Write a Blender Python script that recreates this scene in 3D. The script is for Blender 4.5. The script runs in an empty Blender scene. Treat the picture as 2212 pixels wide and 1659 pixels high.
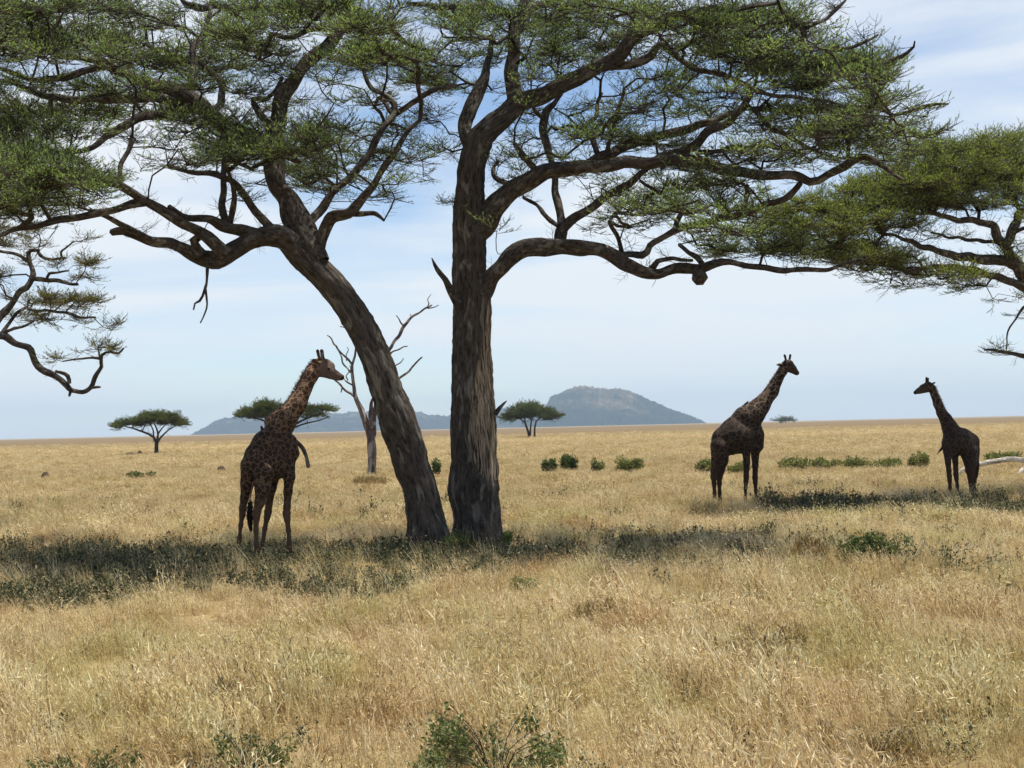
import bpy, math, random
import numpy as np
from mathutils import Vector, Matrix
rng = np.random.default_rng(11)
random.seed(5)
SC = bpy.context.scene
COL = SC.collection

# ---------------------------------------------------------------- camera, sky, sun, exposure
F = 3000.0            # focal length in units of a 2212 px wide frame
W, H = 2212.0, 1659.0
CAMZ = 2.9
PITCH = math.atan((922.5 - H/2)/F)
ROLL = math.atan(51.0/2212.0)
cam_d = bpy.data.cameras.new('camera'); cam = bpy.data.objects.new('camera', cam_d); COL.objects.link(cam)
cam_d.sensor_width = 36.0; cam_d.lens = 36.0*F/W; cam_d.clip_start = 0.1; cam_d.clip_end = 60000
fw = np.array([0, math.cos(PITCH), math.sin(PITCH)]); r0 = np.array([1.0, 0, 0]); u0 = np.array([0, -math.sin(PITCH), math.cos(PITCH)])
RT = r0*math.cos(ROLL) - u0*math.sin(ROLL); UP = u0*math.cos(ROLL) + r0*math.sin(ROLL)
C0 = np.array([0, 0, CAMZ])
M = Matrix(((RT[0], UP[0], -fw[0], 0), (RT[1], UP[1], -fw[1], 0), (RT[2], UP[2], -fw[2], CAMZ), (0, 0, 0, 1)))
cam.matrix_world = M
SC.camera = cam

SUN_EL, SUN_AZ = math.radians(71), math.radians(72)     # azimuth clockwise from +Y (the view direction)
sdir = Vector((math.cos(SUN_EL)*math.sin(SUN_AZ), math.cos(SUN_EL)*math.cos(SUN_AZ), math.sin(SUN_EL)))
sun_d = bpy.data.lights.new('sun', 'SUN'); sun_d.energy = 4.6; sun_d.angle = math.radians(0.5); sun_d.color = (1.0, 0.93, 0.82)
sun = bpy.data.objects.new('sun', sun_d); COL.objects.link(sun)
sun.rotation_euler = sdir.to_track_quat('Z', 'Y').to_euler(); sun.location = (30, 30, 60)

wd = bpy.data.worlds.new('World'); SC.world = wd; wd.use_nodes = True
nt = wd.node_tree; nt.nodes.clear()
def N(t, kind, **kw):
    n = t.nodes.new(kind)
    for k, v in kw.items(): setattr(n, k, v)
    return n
wo = N(nt, 'ShaderNodeOutputWorld'); bg = N(nt, 'ShaderNodeBackground'); sky = N(nt, 'ShaderNodeTexSky')
sky.sky_type = 'NISHITA'; sky.sun_disc = False; sky.sun_elevation = SUN_EL; sky.sun_rotation = SUN_AZ
sky.altitude = 1500; sky.air_density = 1.0; sky.dust_density = 0.6; sky.ozone_density = 1.5
bg.inputs['Strength'].default_value = 0.10
tc = N(nt, 'ShaderNodeTexCoord'); mp = N(nt, 'ShaderNodeMapping'); mp.inputs['Scale'].default_value = (2.2, 2.2, 16.0)
mp.inputs['Location'].default_value = (3.1, 0.4, 1.35)
nz = N(nt, 'ShaderNodeTexNoise'); nz.inputs['Scale'].default_value = 1.0; nz.inputs['Detail'].default_value = 6; nz.inputs['Roughness'].default_value = 0.52
nz.inputs['Distortion'].default_value = 0.4
rp = N(nt, 'ShaderNodeValToRGB'); rp.color_ramp.elements[0].position = 0.36; rp.color_ramp.elements[1].position = 0.60
mx = N(nt, 'ShaderNodeMix', data_type='RGBA'); mx.inputs['B'].default_value = (5.9, 6.2, 6.45, 1)
mul = N(nt, 'ShaderNodeMath', operation='MULTIPLY'); mul.inputs[1].default_value = 0.93
L = nt.links.new
L(tc.outputs['Generated'], mp.inputs['Vector']); L(mp.outputs['Vector'], nz.inputs['Vector']); L(nz.outputs['Fac'], rp.inputs['Fac'])
L(rp.outputs['Color'], mul.inputs[0]); sxw = N(nt, 'ShaderNodeSeparateXYZ'); L(tc.outputs['Generated'], sxw.inputs[0])
hi = N(nt, 'ShaderNodeMapRange'); hi.inputs['From Min'].default_value = 0.33; hi.inputs['From Max'].default_value = 0.55; hi.inputs['To Min'].default_value = 1.0; hi.inputs['To Max'].default_value = 0.12
L(sxw.outputs['Z'], hi.inputs['Value']); mul2 = N(nt, 'ShaderNodeMath', operation='MULTIPLY'); L(mul.outputs[0], mul2.inputs[0]); L(hi.outputs[0], mul2.inputs[1])
L(mul2.outputs[0], mx.inputs['Factor']); L(sky.outputs['Color'], mx.inputs['A'])
L(mx.outputs['Result'], bg.inputs['Color']); L(bg.outputs[0], wo.inputs['Surface'])
SC.view_settings.view_transform = 'Standard'; SC.view_settings.look = 'None'; SC.view_settings.gamma = 1.0
SC.view_settings.exposure = 0.62
SC.render.engine = 'CYCLES'
cy = SC.cycles; cy.max_bounces = 6; cy.diffuse_bounces = 3; cy.glossy_bounces = 1; cy.transmission_bounces = 3; cy.volume_bounces = 0
cy.transparent_max_bounces = 4; cy.use_adaptive_sampling = True

# ---------------------------------------------------------------- coordinates
def HY(x): return 948.0 - 51.0*x/2212.0          # horizon height in frame px
def P(x, y, d):
    return C0 + fw*d + RT*((x - W/2)/F*d) + UP*((H/2 - y)/F*d)
def gh(x, y):
    x = np.asarray(x, float); y = np.asarray(y, float)
    r = np.hypot(x, y)
    a = 0.05*np.sin(x*0.5+1.2)*np.sin(y*0.33+0.4) + 0.05*np.sin(x*0.21-y*0.27+2.0) + 0.03*np.sin(x*1.1+y*0.7)
    return a*np.clip(1.4 - r/150.0, 0, 1)
def G(x, y):
    "point on the ground seen at frame px x, y"
    p = None; z = 0.0
    for _ in range(6):
        dv = fw + RT*((x - W/2)/F) + UP*((H/2 - y)/F)
        t = (z - CAMZ)/dv[2]
        p = C0 + dv*t; z = float(gh(p[0], p[1]))
    p[2] = z
    return p
def px2m(px, d): return px*d/F

# ---------------------------------------------------------------- object helpers
def setp(o, label=None, cat=None, group=None, kind=None):
    if label: o['label'] = label
    if cat: o['category'] = cat
    if group: o['group'] = group
    if kind: o['kind'] = kind
    return o
def thing(name, loc, label, cat, group=None):
    o = bpy.data.objects.new(name, None); COL.objects.link(o); o.location = Vector(loc); o.empty_display_size = 0.3
    return setp(o, label, cat, group)
def mesh_obj(name, V, Fs, mat, parent=None, origin=None, smooth=True, attrs=None):
    """V (n,3); Fs list of (m,k) int arrays"""
    V = np.asarray(V, np.float32)
    if origin is None and parent is not None: origin = np.array(parent.location)
    if origin is not None: V = V - np.asarray(origin, np.float32)
    me = bpy.data.meshes.new(name)
    Fs = [np.asarray(f, np.int32) for f in Fs if len(f)]
    me.vertices.add(len(V)); me.vertices.foreach_set('co', V.ravel())
    nl = sum(f.size for f in Fs); npoly = sum(len(f) for f in Fs)
    me.loops.add(nl); me.polygons.add(npoly)
    me.loops.foreach_set('vertex_index', np.concatenate([f.ravel() for f in Fs]))
    tot = np.concatenate([np.full(len(f), f.shape[1], np.int32) for f in Fs])
    me.polygons.foreach_set('loop_start', np.concatenate([[0], np.cumsum(tot)[:-1]]).astype(np.int32))
    me.polygons.foreach_set('use_smooth', np.full(npoly, smooth))
    if attrs:
        for k, a in attrs.items():
            a = np.asarray(a, np.float32)
            if a.ndim == 2:
                at = me.attributes.new(k, 'FLOAT_VECTOR', 'POINT'); at.data.foreach_set('vector', a.ravel())
            else:
                at = me.attributes.new(k, 'FLOAT', 'POINT'); at.data.foreach_set('value', a)
    me.update(calc_edges=True); me.validate()
    me.materials.append(mat)
    o = bpy.data.objects.new(name, me); COL.objects.link(o)
    if parent is not None: o.parent = parent
    elif origin is not None: o.location = Vector(origin)
    return o
class Acc:
    def __init__(s): s.V = []; s.F = {}; s.A = []; s.n = 0
    def add(s, V, Fl, A=None):
        s.V.append(V)
        for f in Fl:
            f = np.asarray(f)
            if len(f): s.F.setdefault(f.shape[1], []).append(f + s.n)
        s.A.append(A if A is not None else np.zeros((len(V), 3)))
        s.n += len(V)
    def build(s, name, mat, parent=None, origin=None, smooth=True):
        return mesh_obj(name, np.concatenate(s.V), [np.concatenate(v) for v in s.F.values()], mat, parent, origin, smooth,
                        dict({'bark': np.concatenate(s.A)}, **({'peel': s.peel} if hasattr(s, 'peel') else {})))  # peel: mask of the sun patch painted on the trunk flank

# ---------------------------------------------------------------- materials
def mat(name):
    m = bpy.data.materials.new(name); m.use_nodes = True; t = m.node_tree; t.nodes.clear()
    o = N(t, 'ShaderNodeOutputMaterial')
    return m, t, o
def ramp(t, stops, src):
    r = N(t, 'ShaderNodeValToRGB'); e = r.color_ramp.elements
    while len(e) < len(stops): e.new(0.5)
    for i, (p, c) in enumerate(stops): e[i].position = p; e[i].color = (*c, 1)
    t.links.new(src, r.inputs['Fac']); return r.outputs['Color']
def noise(t, vec, scale, detail=4, rough=0.55, dist=0.0):
    n = N(t, 'ShaderNodeTexNoise'); n.inputs['Scale'].default_value = scale; n.inputs['Detail'].default_value = detail
    n.inputs['Roughness'].default_value = rough; n.inputs['Distortion'].default_value = dist
    if vec is not None: t.links.new(vec, n.inputs['Vector'])
    return n.outputs['Fac']
def mixc(t, fac, a, b, blend='MIX'):
    m = N(t, 'ShaderNodeMix', data_type='RGBA', blend_type=blend)
    for s, v in (('Factor', fac), ('A', a), ('B', b)):
        if isinstance(v, (int, float)): m.inputs[s].default_value = v
        elif isinstance(v, tuple): m.inputs[s].default_value = (*v, 1)
        else: t.links.new(v, m.inputs[s])
    return m.outputs['Result']
def math_(t, op, a, b=None, c=None, clamp=False):
    m = N(t, 'ShaderNodeMath', operation=op); m.use_clamp = clamp
    for i, v in enumerate((a, b, c)):
        if v is None: continue
        if isinstance(v, (int, float)): m.inputs[i].default_value = v
        else: t.links.new(v, m.inputs[i])
    return m.outputs[0]
def bsdf(t, o, col, rough=0.9, bump=None, bstr=0.5, bdist=0.02, spec=0.2):
    b = N(t, 'ShaderNodeBsdfPrincipled'); b.inputs['Roughness'].default_value = rough
    b.inputs['Specular IOR Level'].default_value = spec
    if isinstance(col, tuple): b.inputs['Base Color'].default_value = (*col, 1)
    else: t.links.new(col, b.inputs['Base Color'])
    if bump is not None:
        bp = N(t, 'ShaderNodeBump'); bp.inputs['Strength'].default_value = bstr; bp.inputs['Distance'].default_value = bdist
        t.links.new(bump, bp.inputs['Height']); t.links.new(bp.outputs[0], b.inputs['Normal'])
    t.links.new(b.outputs[0], o.inputs['Surface']); return b
def attr(t, name):
    a = N(t, 'ShaderNodeAttribute'); a.attribute_name = name; return a
def bark_mat(name, dark, mid, pale, lich=0.5, sc=1.0, amt=0.6):
    m, t, o = mat(name)
    v = attr(t, 'bark').outputs['Vector']
    n1 = noise(t, v, 9*sc, 6, 0.65)
    n2 = noise(t, v, 3.1*sc, 5, 0.6, 0.6)
    n3 = noise(t, v, 38*sc, 3, 0.6)
    c = ramp(t, [(0.34, dark), (0.52, mid), (0.72, tuple(x*1.5 for x in mid))], n1)
    mask = ramp(t, [(lich, (0, 0, 0)), (lich+0.09, (1, 1, 1))], n2)
    k = math_(t, 'MULTIPLY', mask, math_(t, 'MULTIPLY', n3, amt*1.7, clamp=True))
    c = mixc(t, k, c, pale)
    if name == 'acacia_bark':
        sun_k = attr(t, 'peel').outputs['Fac']; vs_ = N(t, 'ShaderNodeVectorMath', operation='MULTIPLY'); vs_.inputs[1].default_value = (1, 1, .28); t.links.new(v, vs_.inputs[0]); n4 = noise(t, vs_.outputs[0], 16, 6, 0.7, .3)
        sunlit = ramp(t, [(0.40, (0.02, 0.015, 0.01)), (0.47, (0.16, 0.12, 0.085)), (0.58, (0.36, 0.29, 0.21)), (0.72, (0.50, 0.42, 0.32))], n4)
        c = mixc(t, ramp(t, [(0.42, (0, 0, 0)), (0.52, (1, 1, 1))], math_(t, 'MULTIPLY', sun_k, math_(t, 'ADD', n2, 0.45))), c, sunlit)  # sun patch on the trunk flank, painted into the bark colour
    h = math_(t, 'ADD', math_(t, 'MULTIPLY', n1, 1.0), math_(t, 'MULTIPLY', n3, 0.35))
    bsdf(t, o, c, 0.95, h, 1.0, 0.06, 0.1)
    return m
BARK = bark_mat('acacia_bark', (0.022, 0.018, 0.015), (0.078, 0.065, 0.054), (0.30, 0.275, 0.23), 0.54)
TWIG = bark_mat('twig_bark', (0.02, 0.016, 0.012), (0.06, 0.048, 0.036), (0.28, 0.25, 0.19), 0.6)
DEADW = bark_mat('dead_wood', (0.035, 0.027, 0.024), (0.095, 0.075, 0.066), (0.42, 0.37, 0.33), 0.5, 0.7, 0.8)
LOGM = bark_mat('bleached_wood', (0.10, 0.08, 0.06), (0.34, 0.30, 0.25), (0.66, 0.62, 0.54), 0.46, 1.0, 0.9)
GAPS = []   # points that the sun reaches through real openings in the canopy
def leaf_mat(name, c1, c2, c3, trans=0.35):
    m, t, o = mat(name)
    g = N(t, 'ShaderNodeNewGeometry')
    n = noise(t, g.outputs['Position'], 0.6, 3, 0.6)
    k = math_(t, 'ADD', math_(t, 'MULTIPLY', g.outputs['Random Per Island'], 0.55), math_(t, 'MULTIPLY', n, 0.5))
    c = ramp(t, [(0.2, c1), (0.55, c2), (0.85, c3)], k)
    d = N(t, 'ShaderNodeBsdfDiffuse'); tr = N(t, 'ShaderNodeBsdfTranslucent'); mxs = N(t, 'ShaderNodeMixShader')
    t.links.new(c, d.inputs['Color'])
    c2_ = mixc(t, 1.0, c, (1.15, 1.25, 0.5), 'MULTIPLY')
    t.links.new(c2_, tr.inputs['Color'])
    mxs.inputs[0].default_value = trans
    t.links.new(d.outputs[0], mxs.inputs[1]); t.links.new(tr.outputs[0], mxs.inputs[2]); t.links.new(mxs.outputs[0], o.inputs['Surface'])
    return m
LEAF = leaf_mat('acacia_leaves', (0.135, 0.185, 0.095), (0.225, 0.295, 0.145), (0.34, 0.41, 0.21), 0.48)
LEAF_C = leaf_mat('acacia_leaves_fresh', (0.13, 0.165, 0.06), (0.23, 0.27, 0.095), (0.35, 0.38, 0.15), 0.48)
LEAF_D = leaf_mat('acacia_leaves_olive', (0.09, 0.10, 0.03), (0.19, 0.18, 0.055), (0.32, 0.26, 0.09), 0.4)
LEAF_FAR = leaf_mat('far_acacia_leaves', (0.06, 0.08, 0.025), (0.11, 0.135, 0.045), (0.18, 0.20, 0.07), 0.3)
BUSH_G = leaf_mat('bush_leaves_green', (0.04, 0.06, 0.025), (0.085, 0.115, 0.045), (0.19, 0.21, 0.10), 0.3)
BUSH_W = leaf_mat('weed_leaves', (0.06, 0.08, 0.035), (0.13, 0.155, 0.07), (0.26, 0.27, 0.14), 0.3)
BUSH_O = leaf_mat('bush_leaves_olive', (0.10, 0.11, 0.045), (0.18, 0.19, 0.08), (0.28, 0.27, 0.13), 0.3)
BUSH_B = leaf_mat('bush_dry_brown', (0.15, 0.10, 0.055), (0.27, 0.19, 0.11), (0.45, 0.34, 0.19), 0.3)

def coat_mat(name, dark, line, leg, scale=4.6, mixl=0.8, lift=0.0, face=(0.06, 0.045, 0.036)):
    m, t, o = mat(name)
    tcn = N(t, 'ShaderNodeTexCoord'); ob = tcn.outputs['Object']
    nn = N(t, 'ShaderNodeTexNoise'); nn.inputs['Scale'].default_value = 7.0; nn.inputs['Detail'].default_value = 3
    t.links.new(ob, nn.inputs['Vector'])
    vm = N(t, 'ShaderNodeVectorMath', operation='MULTIPLY_ADD'); vm.inputs[1].default_value = (0.16, 0.16, 0.16)
    t.links.new(nn.outputs['Color'], vm.inputs[0]); t.links.new(ob, vm.inputs[2])
    vo = N(t, 'ShaderNodeTexVoronoi', feature='DISTANCE_TO_EDGE'); vo.inputs['Scale'].default_value = scale
    t.links.new(vm.outputs[0], vo.inputs['Vector'])
    e = ramp(t, [(0.02, (1, 1, 1)), (0.10, (0, 0, 0))], vo.outputs['Distance'])
    n2 = noise(t, ob, 14, 4, 0.6)
    base = mixc(t, n2, dark, tuple(x*1.7 for x in dark))
    k = math_(t, 'MULTIPLY', e, mixl)
    sz_ = N(t, 'ShaderNodeSeparateXYZ'); t.links.new(ob, sz_.inputs[0])
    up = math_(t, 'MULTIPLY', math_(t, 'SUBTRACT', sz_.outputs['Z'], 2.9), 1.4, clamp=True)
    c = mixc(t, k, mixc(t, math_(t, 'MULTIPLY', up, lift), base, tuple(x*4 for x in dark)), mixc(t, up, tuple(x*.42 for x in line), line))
    hd = attr(t, 'coat').outputs['Vector']
    sx = N(t, 'ShaderNodeSeparateXYZ'); t.links.new(hd, sx.inputs[0])
    c = mixc(t, sx.outputs['X'], c, leg)                     # plain lower legs
    c = mixc(t, sx.outputs['Y'], c, face)     # plain greyish face
    c = mixc(t, sx.outputs['Z'], c, (0.012, 0.01, 0.009))    # horn tips, muzzle, hooves
    bsdf(t, o, c, 0.75, noise(t, ob, 60, 3), 0.25, 0.01, 0.15)
    return m
COAT1 = coat_mat('giraffe_coat_patched', (0.022, 0.012, 0.008), (0.42, 0.27, 0.155), (0.10, 0.06, 0.035), 7.6, 0.72, 0.7, (0.13, 0.10, 0.085))
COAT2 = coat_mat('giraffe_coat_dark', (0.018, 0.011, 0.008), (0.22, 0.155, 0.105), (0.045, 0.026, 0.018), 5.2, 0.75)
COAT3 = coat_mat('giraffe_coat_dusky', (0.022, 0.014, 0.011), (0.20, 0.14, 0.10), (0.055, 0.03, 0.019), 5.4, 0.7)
def plain(name, col, rough=0.8, sc=20):
    m, t, o = mat(name); tcn = N(t, 'ShaderNodeTexCoord'); n = noise(t, tcn.outputs['Object'], sc, 4)
    bsdf(t, o, mixc(t, n, tuple(x*0.6 for x in col), tuple(min(1, x*1.4) for x in col)), rough, n, 0.4, 0.01); return m
MANE = plain('mane_hair', (0.16, 0.07, 0.035)); TUFT = plain('black_hair', (0.012, 0.01, 0.009)); EYE = plain('eye_black', (0.01, 0.008, 0.007), 0.15)
FEATH = plain('dark_feathers', (0.03, 0.026, 0.024)); EARTH = plain('red_earth', (0.075, 0.045, 0.03), 0.95, 4)

# ---------------------------------------------------------------- geometry helpers
def catmull(pts, step):
    pts = np.asarray(pts, float); out = []
    q = np.vstack([2*pts[0]-pts[1], pts, 2*pts[-1]-pts[-2]])
    for i in range(1, len(q)-2):
        p0, p1, p2, p3 = q[i-1], q[i], q[i+1], q[i+2]
        n = max(1, int(np.linalg.norm(p2[:3]-p1[:3])/step))
        for k in range(n):
            t = k/n
            out.append(0.5*((2*p1)+(-p0+p2)*t+(2*p0-5*p1+4*p2-p3)*t*t+(-p0+3*p1-3*p2+p3)*t**3))
    out.append(q[-2]); return np.array(out)
def tube(path, rad, sides, fiss=0.0, seed=0, cap=True, lump=0.0):
    path = np.asarray(path, float); rad = np.asarray(rad, float); n = len(path)
    T = np.gradient(path, axis=0); T /= np.linalg.norm(T, axis=1)[:, None]+1e-9
    ref = np.array([0.0, 1.0, 0.0]) if abs(T[0][1]) < 0.9 else np.array([1.0, 0, 0])
    U = np.cross(T[0], ref); U /= np.linalg.norm(U); Us = [U]
    for i in range(1, n):
        U = U - T[i]*np.dot(U, T[i]); U /= np.linalg.norm(U)+1e-9; Us.append(U)
    Us = np.array(Us); Vs = np.cross(T, Us)
    th = np.linspace(0, 2*math.pi, sides, endpoint=False)
    s = np.concatenate([[0], np.cumsum(np.linalg.norm(np.diff(path, axis=0), axis=1))])
    R = np.repeat(rad[:, None], sides, 1)
    r_ = np.random.default_rng(seed)
    if lump > 0:
        Lm = np.zeros_like(R)
        for k in range(5):
            a, b, c, d = r_.integers(1, 4), r_.uniform(0.6, 4.0)/max(rad.mean()*6, .2), r_.uniform(0, 6.28), r_.uniform(0, 6.28)
            Lm += np.sin(a*th[None, :]+c+1.3*np.sin(b*s[:, None]*.4+d))*np.sin(b*s[:, None]+d)
        R = R*(1+lump*Lm*0.45)
    if fiss > 0:
        Fs = np.zeros_like(R)
        for k in range(7):
            nn = r_.integers(5, 17); w = r_.uniform(0.3, 1.3); ph = r_.uniform(0, 6.28); ph2 = r_.uniform(0, 6.28); am = r_.uniform(0.5, 1.5)
            Fs += np.abs(np.sin(0.5*(nn*th[None, :]+ph+am*np.sin(w*s[:, None]+ph2)+0.3*nn*0.1*s[:, None])))*np.clip(0.6+0.6*np.sin(0.9*w*s[:, None]+ph), 0, 1.2)
        Fs = Fs/7.0-0.35
        R = R*(1+fiss*Fs)
        jn = r_.normal(0, 1, R.shape); jn = sum(np.roll(jn, q_, 0) for q_ in range(9))/3.0; jn = (jn+.6*np.roll(jn, 1, 1))/1.2
        R = R*(1+0.10*fiss*jn)+0.010*jn*min(1, fiss*8)*(R > .06)
    V = path[:, None, :] + R[..., None]*(np.cos(th)[None, :, None]*Us[:, None, :]+np.sin(th)[None, :, None]*Vs[:, None, :])
    A = np.stack([np.cos(th)[None, :]*rad[:, None]*1.6, np.sin(th)[None, :]*rad[:, None]*1.6, np.repeat((s*(0.42 if rad.max() > .33 else .85))[:, None], sides, 1)+seed*3.7], -1).reshape(-1, 3)
    V = V.reshape(-1, 3)
    i, j = np.meshgrid(np.arange(n-1), np.arange(sides), indexing='ij'); j2 = (j+1) % sides
    Q = np.stack([i*sides+j, i*sides+j2, (i+1)*sides+j2, (i+1)*sides+j], -1).reshape(-1, 4)
    fl = [Q]
    if cap:
        tip = path[-1]+T[-1]*rad[-1]*0.8; V = np.vstack([V, tip]); A = np.vstack([A, A[-1]])
        b = (n-1)*sides; jj = np.arange(sides)
        fl.append(np.stack([b+jj, b+(jj+1) % sides, np.full(sides, n*sides)], -1))
    return V, fl, A

def leaf_template(n_leaf, bare=False, ll=(0.05, 0.09), seed=0, flare=0.5):
    "one spray lying along +x, z up, 1 unit long: returns twig tube paths and leaf rhombi"
    r_ = np.random.default_rng(seed)
    tw = Acc()
    def seg(a, b, c, r1, r2):
        V, fl, A = tube(np.array([a, b, c]), np.array([r1, (r1+r2)/2, r2]), 3, cap=False); tw.add(V, fl, A)
    a = np.array([0, 0, 0.]); c = np.array([1.0, r_.uniform(-.12, .12), r_.uniform(0.0, 0.15)]); b = c*.5+np.array([0, r_.uniform(-.08, .08), -0.03])
    seg(a, b, c, 0.014, 0.006)
    stems = [(a, b, c)]
    for k in range(6 if bare else 4):
        t = r_.uniform(0.15, 0.8); p = b*2*t*(1-t)+c*t*t
        sd = 1 if k % 2 else -1
        e = p+np.array([r_.uniform(.15, .4), sd*r_.uniform(.15, .38), r_.uniform(0.0, .2)])
        m_ = (p+e)/2+np.array([0, sd*.05, -0.02]); seg(p, m_, e, 0.008, 0.004); stems.append((p, m_, e))
    V = []; Fq = []
    if not bare:
        for k in range(n_leaf):
            s = stems[r_.integers(0, len(stems))]; t = r_.uniform(0.1, 1.0)
            p = s[0]*(1-t)**2+s[1]*2*t*(1-t)+s[2]*t*t
            d = (s[2]-s[0]); d /= np.linalg.norm(d)
            dv = d*r_.uniform(.2, 1.0)+np.array([0, r_.uniform(-.7, .7), r_.uniform(0.0, 1.0)*flare+0.1]); dv /= np.linalg.norm(dv)
            l = r_.uniform(*ll)*2.1; w = l*r_.uniform(.16, .26)
            sdv = np.cross(dv, r_.normal(size=3)); sdv /= np.linalg.norm(sdv)
            i = len(V); V += [p, p+dv*l*.45+sdv*w*.5, p+dv*l, p+dv*l*.45-sdv*w*.5]; Fq.append([i, i+1, i+2, i+3])
    return (np.concatenate(tw.V), np.concatenate(tw.F[4])), (np.array(V), np.array(Fq))
TEMPL = [leaf_template(38, seed=s, ll=(0.036, 0.070)) for s in range(4)]
BARE = [leaf_template(0, True, seed=s) for s in (11, 12)]

def place_templates(pos, dirs, ups, scl, tmpl_idx, tmpls):
    "vectorised instancing of spray templates to real geometry; returns twig acc and leaf acc"
    tw, lf = Acc(), Acc()
    X = dirs/np.linalg.norm(dirs, axis=1)[:, None]; Y = np.cross(ups, X); Y /= np.linalg.norm(Y, axis=1)[:, None]; Z = np.cross(X, Y)
    R = np.stack([X, Y, Z], -1)*scl[:, None, None]
    for k, (t_, l_) in enumerate(tmpls):
        sel = np.where(tmpl_idx == k)[0]
        if not len(sel): continue
        for acc, (v, f) in ((tw, t_), (lf, l_)):
            if not len(v): continue
            VV = np.einsum('nij,vj->nvi', R[sel], v)+pos[sel][:, None, :]
            FF = f[None]+(np.arange(len(sel))*len(v))[:, None, None]
            acc.add(VV.reshape(-1, 3), [FF.reshape(-1, f.shape[1])], VV.reshape(-1, 3)*0.5)
    return tw, lf

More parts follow.
